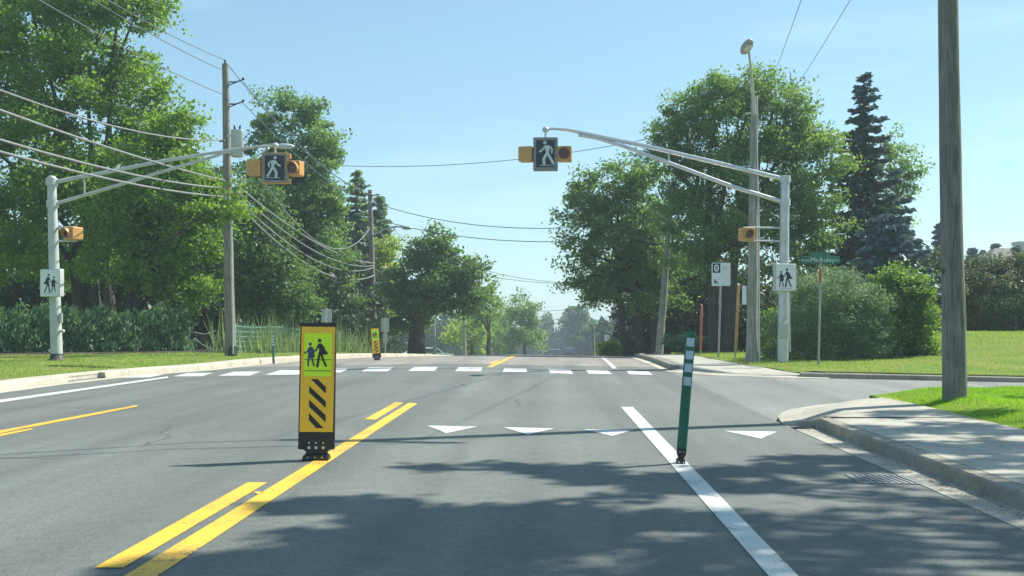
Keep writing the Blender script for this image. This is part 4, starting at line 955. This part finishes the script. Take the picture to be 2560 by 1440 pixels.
# cedar hedge
hb = Vector((-14.5, 34.9, vz(-14.5, 34.9))); hd = thing('cedar_hedge', 'long cedar hedge along the mulch bed behind the left mast', 'hedge', hb)
pc, pr = [], []; st = MB()
A = [Vector((-22, 31.6, 0)), Vector((-17.4, 33.1, 0)), Vector((-14.5, 34.9, 0)), Vector((-11.95, 37.0, 0))]
for a, b_ in zip(A, A[1:]):
    k = int((b_-a).length/.3)
    for i in range(k):
        p = a.lerp(b_, (i+rnd.random()*.6)/k); z = vz(p.x, p.y); h = rnd.uniform(1.1, 1.36); st.tube(local([(p.x, p.y, z), (p.x, p.y, z+h*.8)], hb), .03, 5)
        for q in range(28):
            u = rnd.random(); rr = .32*(1-u**3*.75); an = rnd.uniform(0, 6.283); d = rr*math.sqrt(rnd.random()); pc.append((p.x+d*math.cos(an), p.y+d*math.sin(an), z+.1+u*h)); pr.append(.12)
st.build('stem', M['bark'], hd); hd.children[0]['kind'] = 'stuff'
pc = np.array(pc)-np.array(hb); m = len(pc)*44; c = np.repeat(pc, 44, 0)+rg.normal(0, .085, (m, 3))
d = unit(rg.normal(0, .5, (m, 3))+np.array([0, 0, 1.0])); nr = unit(rg.normal(0, 1, (m, 3))); bb = unit(np.cross(nr, d)); ln = .12*rg.uniform(.6, 1.6, (m, 1))
np_mesh('foliage', LM['cedar'], np.stack([c-d*ln*.4, c+bb*ln*.15, c+d*ln*.7, c-bb*ln*.15], 1).reshape(-1, 3), 4, rg.uniform(0, 1, m), hd)
# grasses
def blades(name, mat, X, Yv, Z, h, w, lean=.35):
    m = len(X); a = rg.uniform(0, 6.283, m); pt = np.sin(X*1.9+1.7*np.sin(Yv*1.1))*np.cos(Yv*1.6+1.3*np.sin(X*.9)); hh = h*rg.uniform(.5, 1.3, m)*(1+.35*np.sin(X*3.1+Yv*2.3)); ln = hh*rg.uniform(0, lean*2, m); b_ = rg.uniform(0, 6.283, m)
    p = np.stack([X, Yv, Z], 1); wv = np.stack([np.cos(a), np.sin(a), 0*a], 1)*w; tip = p+np.stack([np.cos(b_)*ln, np.sin(b_)*ln, hh], 1)
    o = np_mesh(name, mat, np.stack([p-wv, p+wv, tip], 1).reshape(-1, 3), 3, np.clip(.45+.28*pt+rg.normal(0, .25, m), 0, 1)); o['kind'] = 'stuff'; return o
def scatter(n, x0, x1, y0, y1, zf, keep):
    X = rg.uniform(x0, x1, n); Yv = rg.uniform(y0, y1, n); k = np.array([keep(a, b_) for a, b_ in zip(X, Yv)]); X, Yv = X[k], Yv[k]; return X, Yv, np.array([zf(a, b_) for a, b_ in zip(X, Yv)])
blades('grass', LM['grass'], *scatter(90000, 5.0, 10.5, 9.5, 19.3, lambda x, y: lawnz(x, y)-.01, lambda x, y: y < invlo(x)-.4 and x < y*.46+1.2), .042, .005)
blades('grass', LM['dry'], *scatter(60000, -19, -7, 20, 40, lambda x, y: vz(x, y)-.01, lambda x, y: x < xl(y)-.5+.12*math.sin(3*y) and y < lerp_t(mp, x)-.65), .05, .009)
blades('grass', LM['dry'], *scatter(70000, 5, 19, 25.3, 44, lambda x, y: flawnz(x, y)-.0, lambda x, y: x > lerp_t([(25, 7.1), (25.5, 6.4), (26, 5.8), (28, 5.2), (33, 5.0), (44, 5.0)], y)), .055, .009)
blades('grass', LM['dry'], *scatter(5200, 4.93, 5.12, 7, 16.4, lambda x, y: lawnz(max(x, 5.03), y)-.03, lambda x, y: y < invlo(x)-.45), .06, .005, .7)
m = 900; yy = rg.uniform(4.5, 13.2, m); xx = 3.19-np.abs(rg.normal(0, .09, m)); zz = np.array([roadz(2.95, b_)+.0135 for b_ in yy]); an = rg.uniform(0, 6.283, m)[:, None]; sz = rg.uniform(.004, .016, (m, 1))
cc = np.stack([xx, yy, zz], 1); u_ = np.concatenate([np.cos(an), np.sin(an), 0*an+.15], 1)*sz; v_ = np.concatenate([-np.sin(an), np.cos(an), 0*an+.1], 1)*sz*.6
o = np_mesh('leaf_litter', leafmat('dry litter', (.05, .035, .018), (.1, .08, .035), .1), np.stack([cc-u_, cc+v_, cc+u_, cc-v_], 1).reshape(-1, 3), 4, rg.uniform(0, 1, m)); o['kind'] = 'stuff'
X, Yv, Z = scatter(2600, -11.5, -8.2, 35.8, 57, lambda x, y: vz(x, y), lambda x, y: abs(x-(a0.x+(a1.x-a0.x)*(y-Yf0)/(Yf1-Yf0))) < 1.0)
blades('tall_grass', LM['reed'], X, Yv+.35, Z, 1.0, .03, .25)
# shade tree standing off to the right of the camera
b0 = Vector((14.5, 8.5, lawnz(14.5, 8.5)-.1)); t = thing('maple_tree', 'shade maple beyond the right edge that darkens the near road', 'maple tree', b0)
n = 480; d = unit(rg.normal(0, 1, (n, 3)))*(rg.uniform(0, 1, (n, 1))**.42)*np.array([5.6, 5.2, 3.0]); cs = d+np.array([-.2, .2, 10.8])
def from_shade(px, py, h):
    g = G(px, py); k = h/math.tan(R(47)); return np.array([g.x+.871*k-b0.x, g.y+.491*k-b0.y, h-b0.z])
ex = []
for px, py, k, sp in [(1220, 1168, 3, .12), (1340, 1172, 4, .14), (1460, 1184, 4, .16), (1570, 1200, 6, .2), (1680, 1215, 7, .22), (1790, 1200, 7, .25), (1920, 1175, 8, .25), (2050, 1150, 6, .2), (2150, 1165, 8, .3), (800, 1265, 4, .12), (900, 1270, 6, .16), (1020, 1290, 6, .2), (1150, 1290, 7, .2), (1300, 1290, 7, .2), (1450, 1285, 7, .22), (1600, 1300, 7, .22), (1000, 1345, 6, .2), (850, 1340, 4, .14), (1300, 1360, 8, .3), (1600, 1400, 10, .4), (600, 1400, 5, .16), (800, 1405, 7, .2), (1000, 1400, 7, .2), (420, 1428, 4, .12),
                      (2260, 1062, 5, .18), (2400, 1075, 6, .25), (2350, 1110, 7, .3), (2230, 1110, 6, .25), (2480, 1110, 7, .3), (2540, 1045, 5, .2), (2450, 1160, 8, .3), (2540, 1200, 6, .3)]:
    for _ in range(k): ex.append(from_shade(px, py, rg.uniform(9.5, 10.8))+rg.normal(0, sp, 3))
ex = np.array(ex); cs = np.concatenate([cs, ex])
b = MB(); b.tube([(0, 0, 0), (.05, 0, 2.5), (-.1, .1, 6.0)], [.34, .25, .2], 12)
for k in range(0, 480, 12): limb(b, (-.1, .1, 5.2+rnd.random()), cs[k], .09, .015, .12)
for k in range(480, len(cs), 4): limb(b, (-.1, .1, 5.8), cs[k], .06, .01, .1)
b.build('trunk', M['bark'], t); rr_ = np.full(len(cs), .55); rr_[480:] = .3
V, ti = leaf_quads(cs, rr_, 55, .19); np_mesh('crown', LM['maple'], V, 4, ti, t)

# ------------------------------------------------------------------ house and cars
Y = 64; hz = .38; c = Vector((P(2600, 700, Y).x, Y, hz)); t = thing('house', 'house with a grey shingle roof above the bronze hedge', 'house', c)
W2, D2, E, RZ = 5.2, 4.5, 3.2, 5.0
MB().prism([(-W2+.4, 0), (W2-.4, 0), (W2-.4, E-.02), (-W2+.4, E-.02)], -D2, D2).build('wall', M['wall'], t)
rf = MB(); rf.add([(-W2, -D2-.4, E), (W2, -D2-.4, E), (W2, D2+.4, E), (-W2, D2+.4, E), (-W2+2.6, 0, RZ), (W2-2.6, 0, RZ), (-W2, -D2-.4, E-.15), (W2, -D2-.4, E-.15), (W2, D2+.4, E-.15), (-W2, D2+.4, E-.15)],
                  [(0, 1, 5, 4), (2, 3, 4, 5), (3, 0, 4), (1, 2, 5), (0, 6, 7, 1), (1, 7, 8, 2), (2, 8, 9, 3), (3, 9, 6, 0), (9, 8, 7, 6)]); ro = rf.build('roof', M['roof'], t)
MB().box((-1.45, -.5, RZ-.4), (-.1, .5, RZ+.36)).build('dormer', M['wall'], ro)
for k in (-3, 0, 3):
    MB().box((k-.6, -D2-.04, 1.0), (k+.6, -D2-.002, 2.3)).build('window', M['glass'], t)
def car(label, px, Y, mat, rot, zf, group=None):
    x = Y*(px-VX)/F; t = thing('parked_car', label, 'car', (x, Y, zf), (0, 0, rot))
    prof_ = [(-2.2, .35), (2.2, .35), (2.25, .7), (2.1, .92), (1.25, 1.0), (.55, 1.45), (-1.1, 1.47), (-1.9, 1.02), (-2.2, .95)]
    MB().prism(prof_, -.85, .85).build('body', mat, t)
    for s_ in (-1, 1):
        MB().prism([(-1.6, 1.02), (1.0, 1.02), (.48, 1.38), (-1.05, 1.4)], s_*.862-.006, s_*.862+.006).build('side_window', M['glass'], t)
        for xx in (-1.35, 1.4):
            w_ = MB().disc((xx, .33), .33, s_*.8-.1, s_*.8+.1, 20).build('wheel', M['tyre'], t); MB().disc((xx, .33), .2, s_*.9-.012, s_*.9+.012, 14).build('rim', M['alu'], w_)
        MB().box((2.13, s_*.6-.2, .68), (2.2, s_*.6+.2, .82)).build('headlight', M['band'], t)
    MB().add([(1.2, -.75, 1.035), (1.2, .75, 1.035), (.6, .7, 1.43), (.6, -.7, 1.43)], [(0, 1, 2, 3)]).build('windscreen', M['glass'], t)
    return t
car('pale blue white car glinting under the broad dark maple', 1070, 98, M['carwhite'], R(25), prof(98)+.02, 'cars beyond the crest')
car('dark car coming over the crest left of the lane', 1385, 150, M['cardark'], R(-88), roadz(1.1, 150)+.01, 'cars beyond the crest')
car('dark car in the road gap near the right trees', 1424, 158, M['cardark'], R(-92), roadz(3.1, 158)+.01, 'cars beyond the crest')

# ------------------------------------------------------------------ air, sky, sun, camera
hz = MB().box((-430, -30, -11.6), (430, 690, 26)).build('haze', bpy.data.materials.new('haze air')); hz['kind'] = 'stuff'
hm = hz.data.materials[0]; hm.use_nodes = True; nt = hm.node_tree; nt.nodes.remove(nt.nodes['Principled BSDF'])
v = nt.nodes.new('ShaderNodeVolumePrincipled'); v.inputs['Color'].default_value = (.74, .89, 1, 1); v.inputs['Density'].default_value = .0009; v.inputs['Anisotropy'].default_value = .3
nt.links.new(v.outputs[0], nt.nodes['Material Output'].inputs['Volume'])

sc = bpy.context.scene
EL, AZ = R(47), math.atan2(.87, .49)
w = bpy.data.worlds.new('World'); sc.world = w; w.use_nodes = True; nt = w.node_tree
sky = nt.nodes.new('ShaderNodeTexSky'); sky.sky_type = 'NISHITA'; sky.sun_disc = False; sky.sun_elevation = EL; sky.sun_rotation = AZ
sky.air_density = 1.0; sky.dust_density = .5; sky.ozone_density = 1.0; sky.altitude = 50
tcn = nt.nodes.new('ShaderNodeTexCoord')
cl = noise(nt, 2.2, 6, vec=tcn.outputs['Generated'], stretch=(1, 1, 7))
skc = mixc(nt, sky.outputs[0], (.76, .95, .97), 1.0, 'MULTIPLY')
skc = mixc(nt, skc, (2.75, 4.55, 5.7), .35)
skc = mixc(nt, skc, (8.5, 9.6, 10), ramp(nt, cl, [(.52, (0, 0, 0)), (.78, (.2,)*3)]))
L(nt, skc, nt.nodes['Background'].inputs['Color']); nt.nodes['Background'].inputs['Strength'].default_value = .077
sd = bpy.data.lights.new('sun', 'SUN'); sd.energy = 3.9; sd.angle = R(.53); sd.color = (1, .96, .84)
so = bpy.data.objects.new('sun', sd); C.objects.link(so)
sdir = Vector((math.sin(AZ)*math.cos(EL), math.cos(AZ)*math.cos(EL), math.sin(EL)))
so.rotation_euler = sdir.to_track_quat('Z', 'Y').to_euler(); so.location = (30, 20, 40)
cd = bpy.data.cameras.new('camera'); co = bpy.data.objects.new('camera', cd); C.objects.link(co); sc.camera = co
co.location = (0, 0, H); co.rotation_euler = (R(90), 0, 0); cd.sensor_width = 36; cd.lens = 36*F/2560
cd.shift_x = -(VX-1280)/2560; cd.shift_y = (VY-720)/2560; cd.clip_end = 3000; cd.clip_start = .05
vs = sc.view_settings; vs.view_transform = 'Standard'; vs.look = 'None'; vs.gamma = 1; vs.exposure = 1.08
sc.cycles.max_bounces = 8; sc.cycles.transparent_max_bounces = 8; sc.cycles.volume_bounces = 1
